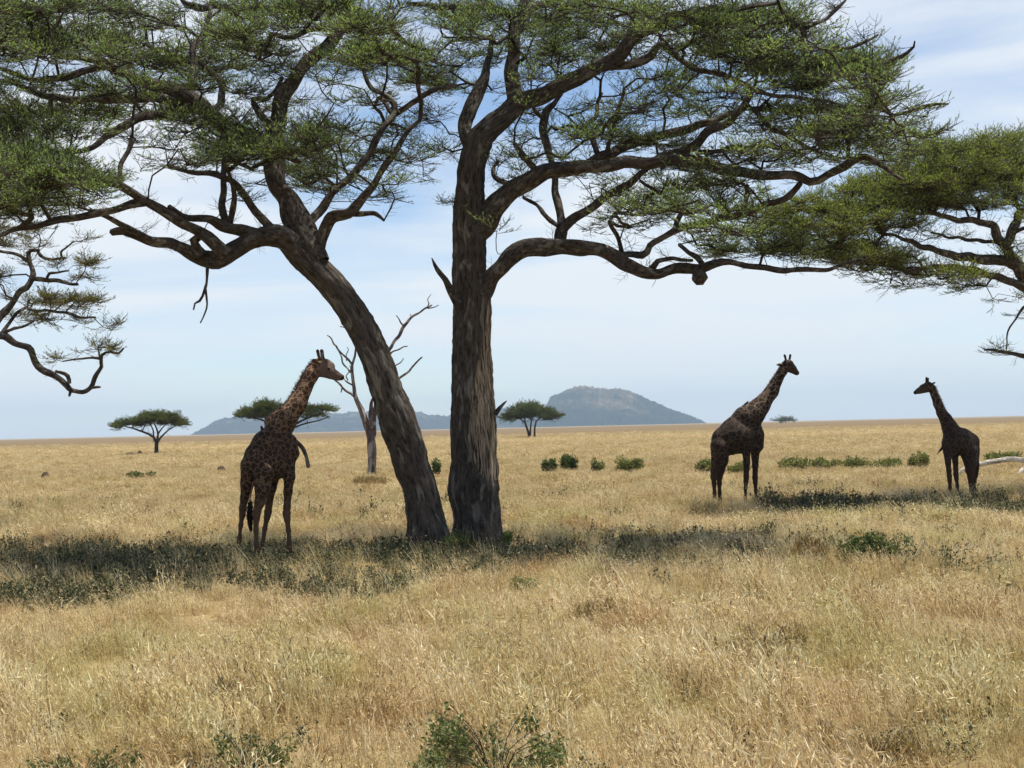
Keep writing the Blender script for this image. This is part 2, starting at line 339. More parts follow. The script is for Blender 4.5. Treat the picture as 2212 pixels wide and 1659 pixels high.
# ---------------------------------------------------------------- acacia builder
def parse(s): return [tuple(float(v) for v in q.split(',')) for q in s.split()]
class Tree:
    def __init__(s, d0):
        s.nodes = []; s.par = []; s.plen = []; s.img = []; s.limbs = []; s.d0 = d0
    def limb(s, pts, r0, r1, d0, d1, attach=True, name='limb', fiss=0.06, sides=16, step=0.10, lump=0.2, wob=0.02):
        """pts 'x,y x,y[,r]' in frame px; radii px interpolate r0..r1 unless given"""
        p = parse(pts); n = len(p)
        L_ = np.array([0]+[math.hypot(p[i+1][0]-p[i][0], p[i+1][1]-p[i][1]) for i in range(n-1)]).cumsum(); L_ /= L_[-1]
        rows = []
        for q, t in zip(p, L_):
            d = d0+(d1-d0)*t
            rp_ = q[2] if len(q) > 2 else r0+(r1-r0)*t**0.8
            rows.append([*P(q[0], q[1], d), px2m(rp_, d)])
        c = catmull(rows, step)
        sd = len(s.limbs)+int(s.d0*7)
        if wob: 
            r_ = np.random.default_rng(sd); k = np.arange(len(c))
            w = sum(np.sin(k[:, None]*step*f_+r_.uniform(0, 6.28, 3)) for f_ in (1.7, 3.9, 7.0))*wob*np.minimum(1, k/6)[:, None]
            c[:, :3] += w*np.array([1, 1, 1])
        s.limbs.append((name, c, sides, fiss, lump, sd))
        if attach:
            base = len(s.nodes)
            for i in range(0, len(c), 2):
                s.nodes.append(c[i, :3]); s.par.append(-1 if i == 0 else len(s.nodes)-2); s.plen.append(i*step*0.3)
    def grow(s, pads, dmin, dmax, spray=10, dens=9.0, size=(0.36, 0.62), bare_frac=0.06, spread=1.5, tm=TEMPL, rpx=1.0, hang=0.0, bias=0.0):
        nodes = np.array(s.nodes); dd = (nodes-C0)@fw
        im = np.stack([W/2+F*((nodes-C0)@RT)/dd, H/2-F*((nodes-C0)@UP)/dd], 1)
        att = []
        for (cx, cy_, hw, hh, w) in pads:
            j = np.argmin(np.hypot(im[:, 0]-cx, (im[:, 1]-cy_)*1.5)+rng.uniform(0, 40, len(im)))
            dpad = np.clip(dd[j]+bias+rng.normal(0, spread), dmin, dmax)
            n = max(2, int(round(w*(hw/80)*(hh/25)**0.7*dens)))
            hwm = px2m(hw, dpad)
            for _ in range(n):
                a = rng.uniform(0, 6.283); r = math.sqrt(rng.uniform(0, 1))
                x = cx+hw*r*math.cos(a); q = rng.uniform(-1, 1)
                y = cy_+hh*(0.45*r*math.sin(a)+0.6*q*math.sqrt(max(0, 1-r*r))+0.25*r*r)
                d = np.clip(dpad+hwm*r*math.sin(a)*1.3+rng.normal(0, .3), dmin, dmax)
                att.append((*P(x, y, d), w))
        att = np.array(att)
        d0 = np.array([np.min(np.linalg.norm(nodes-a[:3], axis=1)) for a in att]); att = att[np.argsort(d0)]
        cap = len(nodes)+len(att)*14
        ND = np.zeros((cap, 3)); ND[:len(nodes)] = nodes; PL = np.zeros(cap); PL[:len(nodes)] = s.plen; PR = np.full(cap, -1, int); PR[:len(nodes)] = s.par
        n = len(nodes); n_l = n; chains = []; ends = []
        for a in att:
            p = a[:3]; dv = p-ND[:n]; dist = np.linalg.norm(dv, axis=1)
            cost = dist+0.22*PL[:n]+0.5*np.maximum(0, -dv[:, 2])
            j = int(np.argmin(cost)); D = dist[j]
            k = max(1, min(12, int(D/0.28)))
            A_ = ND[j]; t = (np.arange(1, k+1)/k)[:, None]
            side = rng.normal(0, 1, 3)*0.10*D
            path = A_*(1-t)+p*t+(np.array([0, 0, 0.13*D])+side)*(4*t*(1-t))+rng.normal(0, 0.045, (k, 3))*np.minimum(1, D)*(t < 1)
            ids = [j]
            for q in path:
                ND[n] = q; PR[n] = ids[-1]; PL[n] = PL[j]+D*(len(ids)/k); ids.append(n); n += 1
            chains.append(ids); ends.append((n-1, a[3]))
        cnt = np.zeros(n)
        for e, _ in ends: cnt[e] += 1
        for i in range(n-1, n_l-1, -1): cnt[PR[i]] += cnt[i]
        rad = 0.0085*np.maximum(cnt, 1)**0.47*rpx
        tw = Acc()
        for k, ids in enumerate(chains):
            pt = ND[ids]; rr = rad[ids].copy(); rr[0] = min(rr[0], rr[1]*1.25) if len(rr) > 1 else rr[0]
            if len(pt) < 2: continue
            V, fl, A = tube(pt, rr, 6 if rr[0] > 0.03 else (4 if rr[0] > 0.014 else 3), seed=k % 50, cap=False); tw.add(V, fl, A)
        pos, dr, up, sc_, ti, bare = [], [], [], [], [], []
        for e, w in ends:
            base = ND[e]; g = ND[e]-ND[PR[e]]; g[2] *= 0.3; g /= np.linalg.norm(g)+1e-6
            ns = max(3, int(spray*(0.6+0.4*w)*rng.uniform(.7, 1.3)))
            for _ in range(ns):
                az = rng.uniform(0, 6.283); el = rng.normal(0.22, 0.3)-hang
                v = np.array([math.cos(az)*math.cos(el), math.sin(az)*math.cos(el), math.sin(el)])*0.9+g*0.6
                pos.append(base+rng.normal(0, 0.04, 3)); dr.append(v); up.append(np.array([rng.normal(0, .25), rng.normal(0, .25), 1.0]))
                sc_.append(rng.uniform(*size)); bare.append(rng.random() < (bare_frac if w > 0.5 else 0.55)); ti.append(rng.integers(0, 4))
        for _ in range(int(len(att)*.35)):                     # bare twiglets straight off the limbs
            e = rng.integers(1, n_l); az = rng.uniform(0, 6.283); el = rng.normal(.25, .6)
            pos.append(ND[e]); dr.append(np.array([math.cos(az)*math.cos(el), math.sin(az)*math.cos(el), math.sin(el)])); up.append(np.array([rng.normal(0, .4), rng.normal(0, .4), 1.0]))
            sc_.append(rng.uniform(.3, .9)*size[1]); bare.append(True); ti.append(rng.integers(0, 4))
        pos, dr, up, sc_, ti, bare = map(np.array, (pos, dr, up, sc_, ti, bare))
        keep = np.ones(len(pos), bool); S_ = np.array(sdir)
        for (gx, gy, gd_, gr) in GAPS:
            w_ = pos-P(gx, gy, gd_); t_ = w_@S_; keep &= ~((t_ > 0.3) & (np.linalg.norm(w_-t_[:, None]*S_, axis=1) < gr+0.25))
        pos, dr, up, sc_, ti, bare = (q[keep] for q in (pos, dr, up, sc_, ti, bare))
        t1, l1 = place_templates(pos[~bare], dr[~bare], up[~bare], sc_[~bare], ti[~bare], tm)
        if bare.any():
            t2, _ = place_templates(pos[bare], dr[bare], up[bare], sc_[bare], ti[bare] % 2, BARE)
            for v, a in zip(t2.V, t2.A): pass
            tw.add(np.concatenate(t2.V), [np.concatenate(t2.F[4])], np.concatenate(t2.A))
        tw.add(np.concatenate(t1.V), [np.concatenate(t1.F[4])], np.concatenate(t1.A))
        s.tw, s.lf = tw, l1
        print('tree: attractors', len(att), 'sprays', len(pos), 'leaf quads', sum(len(f) for f in l1.F[4]))
    def build(s, name, base, label, cat, leafm, barkm=None, twigm=None, group=None):
        t = thing(name, base, label, cat, group)
        for (nm, c, sides, fiss, lump, sd) in s.limbs:
            V, fl, A = tube(c[:, :3], c[:, 3], sides, fiss, sd, True, lump)
            a = Acc(); a.add(V, fl, A)
            if nm == 'trunk' and hasattr(s, 'peelf'): a.peel = s.peelf(V)  # peel: mask of the painted sun patch
            a.build(nm, barkm or BARK, t)
        if hasattr(s, 'tw'):
            s.tw.build('fine_branches', twigm or TWIG, t)
            s.lf.build('crown', leafm, t, smooth=False)
        return t

# ================================================================ SETTING
# ---------------------------------------------------------------- ground
def build_ground():
    rad = np.concatenate([[0.0], 3*np.exp(np.linspace(0, math.log(12000/3), 230))]); ns = 420
    th = np.linspace(0, 2*math.pi, ns, endpoint=False)
    X = rad[1:, None]*np.sin(th); Y = rad[1:, None]*np.cos(th)
    V = np.stack([X, Y, gh(X, Y)], -1).reshape(-1, 3); V = np.vstack([V, [0, 0, float(gh(0, 0))]])
    n = len(rad)-1
    i, j = np.meshgrid(np.arange(n-1), np.arange(ns), indexing='ij'); j2 = (j+1) % ns
    Q = np.stack([i*ns+j, (i+1)*ns+j, (i+1)*ns+j2, i*ns+j2], -1).reshape(-1, 4)
    jj = np.arange(ns); T = np.stack([np.full(ns, n*ns), jj, (jj+1) % ns], -1)
    m, t, o = mat('savanna_ground')
    g = N(t, 'ShaderNodeNewGeometry'); pos = g.outputs['Position']
    sx = N(t, 'ShaderNodeSeparateXYZ'); t.links.new(pos, sx.inputs[0])
    warp = noise(t, pos, 0.006, 4, 0.6)
    yy = math_(t, 'MULTIPLY', sx.outputs['Y'], math_(t, 'ADD', math_(t, 'MULTIPLY', warp, 0.5), 0.75))
    lg = math_(t, 'DIVIDE', math_(t, 'LOGARITHM', math_(t, 'MAXIMUM', yy, 10.0), 10.0), 4.2)   # grass belts with distance
    straw, tan_, brown, gold = (0.28, 0.205, 0.10), (0.27, 0.20, 0.105), (0.165, 0.118, 0.07), (0.33, 0.24, 0.125)
    belts = ramp(t, [(0.38, straw), (0.50, tan_), (0.535, tan_), (0.56, gold), (0.605, gold), (0.635, brown), (0.80, brown), (0.86, gold)], lg)
    mpn = N(t, 'ShaderNodeMapping'); mpn.inputs['Scale'].default_value = (0.25, 1.0, 1.0); t.links.new(pos, mpn.inputs['Vector'])
    n1 = noise(t, mpn.outputs[0], 0.035, 10, 0.72); n2 = noise(t, mpn.outputs[0], 0.5, 6, 0.7); n3 = noise(t, pos, 9.0, 4, 0.7)
    c = mixc(t, ramp(t, [(0.38, (0, 0, 0)), (0.60, (1, 1, 1))], n1), mixc(t, 1.0, belts, (1.15, 1.15, 1.12), 'MULTIPLY'), mixc(t, 0.6, belts, (0.17, 0.13, 0.07)))
    c = mixc(t, ramp(t, [(0.52, (0, 0, 0)), (0.75, (0.75, 0.75, 0.75))], n2), c, (0.17, 0.135, 0.065))
    c = mixc(t, ramp(t, [(0.55, (0, 0, 0)), (0.8, (0.6, 0.6, 0.6))], n3), c, (0.13, 0.10, 0.06))
    bsdf(t, o, c, 1.0, n2, 0.3, 0.3, 0.0)
    return setp(mesh_obj('ground', V, [Q, T], m, origin=(0, 0, 0)), kind='structure')
build_ground()

# ---------------------------------------------------------------- hills
def build_hill(name, prof, depth, half, seed, m, rough=0.05):
    p = np.array(parse(prof)); xs = np.linspace(p[0, 0], p[-1, 0], 300)
    base = HY(xs)+0.5; top = np.interp(xs, p[:, 0], p[:, 1])
    r_ = np.random.default_rng(seed)
    jit = np.convolve(r_.normal(0, 1.3, 300), [.5, 1, .5], 'same')
    hgt = np.maximum(0, (base-top+np.where(base-top > 6, jit, 0)*0.6))*depth/F
    ny = 70; v = np.linspace(-1, 1, ny)
    Xw = (xs-W/2)/F*depth
    ph = r_.uniform(0, 6.28, (8, 2)); fr = r_.uniform(1, 5, (8, 2))
    V = np.zeros((ny, 300, 3))
    for k, vv in enumerate(v):
        sh = (1-abs(vv)**1.5)
        nz_ = sum(np.sin(fr[q, 0]*xs/35+ph[q, 0])*np.sin(fr[q, 1]*vv*4+ph[q, 1]+xs/60) for q in range(8))/8
        z = hgt*sh*(1-0.42*np.abs(nz_)*min(1, 4*abs(vv)))+r_.normal(0, 1.6, 300)*(sh > 0.03)*(hgt > 15)*min(1, abs(vv)*20)
        V[k, :, 0] = Xw*(1+vv*half/depth); V[k, :, 1] = depth+vv*half+60*nz_; V[k, :, 2] = z-4+(sh > .05)*np.minimum(hgt*.03, 3.6)*np.convolve(r_.normal(0, 1, 304), np.ones(5)/2.2, 'valid')*min(1, abs(vv)*12)
    i, j = np.meshgrid(np.arange(ny-1), np.arange(299), indexing='ij')
    Q = np.stack([i*300+j, i*300+j+1, (i+1)*300+j+1, (i+1)*300+j], -1).reshape(-1, 4)
    return setp(mesh_obj(name, V.reshape(-1, 3), [Q], m, origin=(0, 0, 0)), kind='structure')
def hill_mat():
    m, t, o = mat('wooded_hillside'); g = N(t, 'ShaderNodeNewGeometry'); pos = g.outputs['Position']
    sx = N(t, 'ShaderNodeSeparateXYZ'); t.links.new(pos, sx.inputs[0])
    n1 = noise(t, pos, 0.006, 6, 0.6, 0.5); n2 = noise(t, pos, 0.022, 7, 0.75)
    k = math_(t, 'ADD', n1, math_(t, 'MULTIPLY', math_(t, 'SUBTRACT', sx.outputs['Z'], 110.0), 0.0016))
    k = math_(t, 'ADD', k, math_(t, 'MULTIPLY', math_(t, 'SUBTRACT', n2, 0.5), 0.45))
    c = ramp(t, [(0.44, (0.022, 0.028, 0.022)), (0.50, (0.05, 0.052, 0.033)), (0.60, (0.085, 0.078, 0.05)), (0.70, (0.20, 0.145, 0.095))], k)
    bsdf(t, o, c, 1.0, n2, 1.0, 12.0, 0.0); return m
HM = hill_mat()
build_hill('hill', '1120,918 1150,897 1170,882 1177,876 1187,857 1195,851 1206,847 1227,838 1248,831.5 1270,830.5 1291,834 1312,838 1331,836 1354,839.5 1376,850 1407,863 1434,875 1465,887 1497,899 1527,912.5 1560,914', 6800, 900, 3, HM)
build_hill('hills', '395,941 410,937 425,929 440,921 472,902 506,898 540,896 600,898 650,896 704,888.5 737,892 753,887 780,889 799,885 830,888 860,889 889,886 905,889 924,895 966,895 1000,893 1040,890 1077,884 1095,875 1108,879 1125,884 1160,892 1200,905 1240,925', 7900, 900, 5, HM)

# ---------------------------------------------------------------- main acacias
GAPS += [(600, 905, 32.4, .35), (620, 885, 32.6, .35), (640, 860, 32.7, .35), (658, 830, 32.8, .35), (672, 800, 32.9, .35), (692, 785, 33, .3), (705, 795, 33, .25)]
GAPS += [(1052, y, 34.3, .22) for y in (700, 740, 780, 830, 880, 930, 980)] + [(1035, y, 34.2, .2) for y in (800, 860, 920)]
GAPS += [(735, 600, 32, .3), (715, 580, 32, .3), (845, 800, 32.6, .12), (620, 1120, 32.3, .15), (900, 960, 32.8, .12)]
def fill(poly, n, hw, hh, w, seed):
    "extra thin pads scattered inside an outline"
    r_ = np.random.default_rng(seed); q = np.array(parse(poly)); out = []
    while len(out) < n:
        x, y = r_.uniform(q[:, 0].min(), q[:, 0].max()), r_.uniform(q[:, 1].min(), q[:, 1].max()); ins = False
        for i in range(len(q)):
            (x1, y1), (x2, y2) = q[i], q[i-1]
            if (y1 > y) != (y2 > y) and x < (x2-x1)*(y-y1)/(y2-y1)+x1: ins = not ins
        if ins: out.append((x, y, hw*r_.uniform(.6, 1.4), hh*r_.uniform(.6, 1.4), w*r_.uniform(.6, 1.4)))
    return out
A = Tree(33)
A.limb('928,1207,66 926,1188,56 922,1150,48 913,1100,40 905,1050,36 887,1000,36 873,950,36 856,900,34.5 837,850,32 821,800,32 801,750,32 776,700,31.5 745,650,31 706,600,30 668,563,28 634,532,25 610,511,22', 1, 1, 33.2, 32.4, False, 'trunk', 0.20, 56, 0.07, 0.10, 0)
A.limb('688,570,25 672,530,27 655,490,28 632,450,26 604,410,24 594,370,23 589,330,21 593,291,19 611,218,17 640,164,17 680,120,15 716,92,14 740,50,12 748,0,11 752,-60,8', 1, 1, 32.5, 34.2, sides=24, fiss=0.10, name='limb')
A.limb('640,532,22 595,512,22 560,520,20 509,537,19 470,560,20 440,556,16 400,536,12 362,526,12 338,522,12 300,507,9 265,500,8 240,504,6', 1, 1, 32.4, 31.0, sides=22, fiss=0.10, lump=.2)
A.limb('488,548,14 466,530,14 440,508,12 400,486,11 364,462,11 316,435,10 269,407,9 218,386,7 175,349,6 130,330,5 91,318,4', 1, 1, 31.5, 29.0, sides=18, fiss=.08, lump=.18)
A.limb('440,552,11 424,535,10 418,520,9 430,508,9', 1, 1, 31.3, 31.4, False)
A.limb('320,436,9 273,443,9 226,462,8 164,470,8 110,480,7 73,488,6 30,497,5 0,507,4 -60,515,3', 1, 1, 30.4, 28.5)
A.limb('330,522,6 290,500,6 255,482,6 226,462,5 200,452,4', 1, 1, 31.2, 30.0)
A.limb('575,512,15 546,506,14 509,497,13 482,489,12 455,478,9 420,470,8 400,465,7 362,448,5', 1, 1, 32.4, 30.8, sides=18)
A.limb('490,492,8 484,470,8 480,430,7 480,390,6 482,345,5 470,310,3', 1, 1, 32.2, 33.0)
A.limb('492,490,7 505,462,7 508,430,6 500,395,5 488,360,3', 1, 1, 32.2, 31.2)
A.limb('600,500,9 582,488,9 560,465,9 538,437,8 518,412,8 502,393,7 470,380,6 430,372,5 364,364,4', 1, 1, 32.4, 31.5)
A.limb('596,340,20 575,318,20 545,300,19 517,285,18 486,270,18 455,252,17 435,232,17 418,214,16 400,200,15 355,186,13 309,176,12 280,168,10 255,160,9 226,143,8 182,153,7 127,168,7 73,173,6 29,153,5 0,145,4 -60,140,3', 1, 1, 33.2, 31.5, sides=20, fiss=.10, lump=.2)
A.limb('425,222,12 380,215,12 330,212,11 280,213,10 218,214,9 150,212,8 91,206,7 60,193,6 36,182,5 0,175,4 -50,170,3', 1, 1, 33.0, 36.0, sides=18)
A.limb('430,240,11 400,236,11 355,242,10 309,251,9 280,265,8 255,280,8 225,303,7 200,316,6 160,326,5 109,331,4 50,326,4 0,320,3', 1, 1, 33.0, 30.0, sides=16)
A.limb('255,160,7 240,140,7 215,132,6 180,130,6 130,118,5 80,100,5 20,88,4 -40,80,3', 1, 1, 32.0, 28.5)
A.limb('415,212,10 412,180,9 418,150,8 422,110,7 440,75,6 452,30,5 462,-20,4', 1, 1, 33.0, 35.5)
A.limb('455,252,8 478,215,8 470,170,7 430,140,6 380,120,5 320,100,4', 1, 1, 33.1, 37.0)
A.limb('593,291,8 575,262,8 556,238,7 548,215,6 572,215,5 600,190,5 612,170,4', 1, 1, 33.4, 33.6)
A.limb('686,560,14 690,530,13 697,503,13 716,472,13 745,462,12 762,455,11 785,425,9 812,393,8 838,352,7 862,316,6 880,285,5 905,262,4', 1, 1, 32.6, 31.6, sides=18, lump=.2)
A.limb('762,462,7 790,463,6 815,466,5 830,478,3', 1, 1, 32.4, 32.0)
A.limb('676,545,10 668,505,10 678,475,10 691,452,9 708,430,9 735,400,8 767,370,8 790,340,7 806,310,7 830,278,7 851,247,7 855,225,6 830,205,5 804,193,5 790,160,4 782,138,4 770,100,3', 1, 1, 32.6, 34.5)
A.limb('851,250,6 875,232,6 900,215,6 942,197,5 985,185,4', 1, 1, 34.0, 33.0)
A.limb('735,60,8 700,62,7 660,72,6 620,78,5 580,70,4', 1, 1, 34.0, 32.0)
A.limb('742,30,8 770,20,7 800,35,6 840,60,6 880,95,5 930,110,4', 1, 1, 34.2, 36.0)
A.limb('400,10,7 440,16,7 470,15,6 520,40,5', 1, 1, 35.5, 36.5)
A.limb('286,300,5 275,335,5 262,365,5 258,395,4', 1, 1, 31.0, 30.6)
A.limb('449,560,3.5 447,590,3.2 443,620,3 432,645,2.5 421,652,2.2 418,668,1.6', 1, 1, 31.2, 31.2, False, sides=7, lump=.3)
A.limb('443,618,2.6 447,655,2.3 441,675,2 432,700,1.2', 1, 1, 31.2, 31.2, False, sides=7, lump=.3)
padsA = parse('''40,30,60,35,1 150,20,100,30,1 250,25,70,35,1 300,50,60,30,1 560,12,80,22,.8 600,25,120,25,1 700,15,60,25,1 60,65,80,25,1 150,92,90,28,1.4
250,85,60,30,1 330,88,60,18,.5 450,100,60,30,1 470,75,60,26,.8 560,70,80,25,1 640,45,80,20,1 60,120,80,20,1 220,130,60,20,.8 330,130,80,25,1.1 450,140,100,30,1.2
540,110,60,25,.9 680,150,50,20,.5 30,200,50,15,.6 180,192,80,18,.8 300,198,90,20,1 430,190,60,20,.8 530,200,40,20,.6 60,250,80,30,1.3 180,240,80,25,1
280,248,80,20,1 400,262,80,18,.8 40,290,60,30,1.3 150,290,80,25,1 250,300,60,12,.5 400,292,60,15,.7 480,310,60,20,.9 30,330,50,20,1 90,345,70,20,1 380,352,70,14,.5
480,350,50,25,.7 540,330,60,40,1.2 520,275,60,25,.9 100,385,80,35,1.4 50,405,70,30,1.2 180,390,50,25,1 205,415,45,18,.8 380,366,90,10,.4 40,445,60,22,1 130,430,80,18,1
20,470,40,18,.8 100,460,60,12,.6 660,320,60,40,1.1 700,290,70,30,1 640,370,60,25,1 720,370,60,35,1 780,330,70,38,.9 700,400,60,22,.8 690,250,40,15,.4 830,280,60,28,.9
800,220,60,25,.8 760,110,70,35,1 820,130,90,30,1.1 780,60,80,30,1 880,115,60,30,1 900,170,80,28,1 850,425,60,20,.35 740,430,50,12,.35 880,330,55,30,.5 930,240,50,25,.4
820,400,50,20,.5 880,20,60,20,.6 380,20,40,20,.6 100,-40,120,40,1 300,-50,120,40,1 520,-50,120,35,1 700,-50,100,35,1 850,-30,80,30,.8 -60,100,70,60,1 -70,250,70,60,1
-60,380,60,50,1 -120,180,70,60,.8 590,240,35,20,.4 500,430,30,12,.3 560,400,40,15,.35 600,150,40,20,.6 380,60,30,15,.4 -40,20,60,40,1''')
padsA += fill('-50,-20 780,-20 880,150 900,330 760,420 640,400 560,330 420,370 200,350 60,440 -60,460', 70, 60, 16, .36, 3)
A.grow(padsA, 23.5, 40.0, spray=8, dens=17.0, size=(0.40, 0.74), bare_frac=.18, spread=2.6)
baseA = G(926, 1190)
A.build('acacia_tree', baseA, 'large acacia with a thick dark trunk leaning left, behind the patched giraffe', 'tree', LEAF, group='big acacias shading the giraffes')

B = Tree(35)
B.limb('1037,1190,66 1036,1168,58 1034,1140,51 1032,1100,47.5 1027,1060,52 1026,1035,50 1028,1000,48 1025,950,48 1023,900,48 1020,850,45 1017,800,42 1017,750,40 1018,700,38.5 1019,650,37.5 1014,600,35 1014,550,34 1013,500,34 1014,450,33 1014,400,30 1020,350,29 1034,305,30 1050,285,26 1088,255,23 1108,235,22 1128,213,22', 1, 1, 35.0, 35.0, False, 'trunk', 0.20, 60, 0.07, 0.10, 0)
B.limb('1118,228,18 1109,195,16 1107,170,15 1106,145,15 1112,110,14 1116,73,14 1128,35,14 1136,0,13 1145,-50,9', 1, 1, 35.0, 36.0, sides=20, fiss=.1)
B.limb('1115,228,20 1149,210,20 1175,200,18 1204,189,17 1240,172,17 1277,153,16 1305,138,15 1331,120,14 1362,92,13 1389,71,12 1425,52,11 1462,33,10 1500,26,8 1540,20,7 1600,18,5 1680,5,4', 1, 1, 35.0, 32.0, sides=22, fiss=.1)
B.limb('1300,142,8 1330,143,9 1371,139,9 1395,130,9 1408,120,9 1415,104,9 1425,97,8 1440,108,7 1465,125,6 1491,141,6.5 1520,150,6 1553,158,6 1585,170,6 1608,182,5.5 1644,199,5 1700,210,4.5 1753,218,4 1800,222,3 1850,235,2.5', 1, 1, 34.2, 31.5, lump=.2)
B.limb('1020,330,14 1006,295,15 1003,270,15 1010,248,14 1018,232,14 1030,210,13 1038,190,12 1050,160,9 1060,120,7 1062,80,5', 1, 1, 35.2, 36.5, sides=18, lump=.2, fiss=.1)
B.limb('1028,510,20 1050,478,26 1070,447,25 1090,428,22 1113,407,20 1140,390,19 1168,377,18 1204,366,16 1240,361,15 1277,359,14 1335,356,14 1393,354,14 1440,347,13 1480,346,13 1510,349,12 1550,357,12 1590,366,11 1620,375,11 1644,379,11 1680,380,10 1717,383,10 1748,392,9 1765,388,9 1782,377,8 1805,370,8 1826,363,8 1850,348,7 1870,338,7 1895,352,6 1917,363,5 1950,382,3', 1, 1, 35.0, 31.5, sides=24, fiss=.10, lump=.16)
B.limb('1250,362,10 1290,345,11 1318,332,11 1340,318,11 1370,308,11 1400,300,10 1426,291,10 1480,281,9 1520,270,8 1570,250,6 1610,235,5', 1, 1, 35.0, 37.0, sides=16)
B.limb('1410,352,10 1440,335,10 1480,324,10 1505,315,10 1520,295,9 1535,282,9 1560,272,8 1579,262,8 1592,248,8 1604,234,8 1612,218,7 1616,200,6 1625,188,4', 1, 1, 34.0, 33.0, sides=16)
B.limb('1505,330,5 1540,328,5 1571,324,4.5 1610,318,4 1644,312,4 1700,317,2.5', 1, 1, 34.0, 32.0)
B.limb('1608,222,5 1630,240,5 1655,262,5 1680,284,5 1708,300,4.5 1735,313,4.5 1760,326,4 1790,338,3 1830,342,2', 1, 1, 33.0, 31.0)
B.limb('1730,395,6 1715,412,6 1699,426,6 1670,438,6 1644,447,6.5 1620,458,6.5 1600,466,7 1568,472,7 1535,478,7 1510,483,7 1488,489,7 1470,497,7 1455,503,7 1425,515,7 1408,525,7 1402,540,7.5 1390,549,8 1371,550,7 1345,548,6 1325,550,6', 1, 1, 32.5, 34.5, sides=14, lump=.2)
B.limb('1030,655,20 1050,622,20 1066,595,18 1088,567,19 1105,552,20 1124,541,19 1145,534,18 1168,531,18 1205,530,17 1240,532,17 1280,538,16 1313,547,15 1342,560,14 1365,577,14 1389,592,13 1419,594,12 1440,588,11 1462,583,11 1490,580,10 1517,576,9 1545,571,8 1571,568,7 1610,572,7 1644,576,6.5 1700,582,6 1753,587,5.5 1785,584,5 1808,578,4 1862,560,3', 1, 1, 35.0, 32.5, sides=24, fiss=.10, lump=.18)
B.limb('1503,580,9 1508,590,14 1512,599,16 1508,608,12', 1, 1, 33.3, 33.2, False, sides=20, lump=.2, wob=0.0)
B.limb('1400,592,8 1412,575,7 1420,563,6 1445,560,5 1470,562,4 1500,560,3', 1, 1, 34.0, 33.0)
B.limb('1520,575,6 1505,555,6 1490,545,5 1470,530,4', 1, 1, 33.2, 33.5)
B.limb('1208,533,15 1210,510,14 1213,492,12 1208,465,9 1204,436,8.5 1198,410,8 1195,385,8 1190,350,7 1184,322,8 1178,290,8 1178,258,9 1180,238,8 1195,226,6 1215,205,4', 1, 1, 35.0, 36.5, sides=16)
B.limb('1212,500,9 1225,484,10 1240,473,9 1268,456,9 1295,440,9 1322,422,8.5 1349,402,8 1372,386,7 1393,371,6 1420,355,5', 1, 1, 35.0, 34.6, sides=16)
B.limb('1206,488,5 1190,476,5 1172,460,4.5 1150,440,4 1131,426,3.5', 1, 1, 35.0, 35.6)
B.limb('1180,262,4 1160,245,4 1148,228,3.5 1135,215,3', 1, 1, 35.9, 35.2, False)
B.limb('1347,560,6 1340,535,5 1333,515,5 1325,495,5 1320,475,4.5 1335,460,3', 1, 1, 34.6, 34.0, sides=9)
B.limb('1312,325,5 1318,300,4.5 1324,275,4.5 1331,252,4.5 1340,220,4 1349,190,3', 1, 1, 34.8, 34.6)
B.limb('1290,330,6 1283,312,6 1280,300,6 1266,285,5 1262,272,5 1280,262,5 1290,245,4 1291,225,4 1300,205,3', 1, 1, 34.9, 35.6)
B.limb('1170,375,7 1150,358,7 1135,345,6 1125,325,5 1115,310,4', 1, 1, 34.6, 33.5)
B.limb('1115,400,6 1085,392,6 1068,385,5 1062,372,4 1075,350,3', 1, 1, 34.8, 35.6)
B.limb('1460,500,6 1462,480,6 1475,455,5 1455,440,5 1430,420,4 1400,398,4 1385,385,3', 1, 1, 34.0, 34.6)
B.limb('1615,465,5 1610,440,5 1614,415,5 1616,395,4', 1, 1, 33.2, 32.8, False)
B.limb('1140,20,9 1180,5,8 1230,-5,7 1290,0,5 1340,20,4', 1, 1, 36.0, 37.5)
B.limb('1130,60,9 1090,25,8 1040,15,8 990,20,7 940,12,6 880,5,4', 1, 1, 36.0, 38.0)
B.limb('1700,40,6 1730,60,6 1735,80,6 1728,98,5 1740,120,4 1745,150,3', 1, 1, 32.2, 32.4)
B.limb('1740,60,5 1780,40,4 1810,15,4 1832,-8,2', 1, 1, 32.2, 32.8)
B.limb('1860,155,5 1900,140,4.5 1935,128,4.5 1960,118,4 1975,105,2.5 1978,92,1.5', 1, 1, 31.5, 31.2)
B.limb('1930,250,4 1975,238,4 2010,226,3.5 2048,221,2', 1, 1, 31.3, 31.0)
B.limb('1790,105,4 1850,100,3.5 1880,85,3 1900,72,2', 1, 1, 32, 31.6)
B.limb('990,655,12 976,632,10 962,605,7 945,580,5 934,562,2 930,556,1', 1, 1, 34.5, 34.0, False, 'broken_stub', lump=.25, sides=10)
B.limb('1070,895,6 1079,882,5 1088,872,3 1094,866,1', 1, 1, 34.7, 34.6, False, 'broken_stub', sides=8)
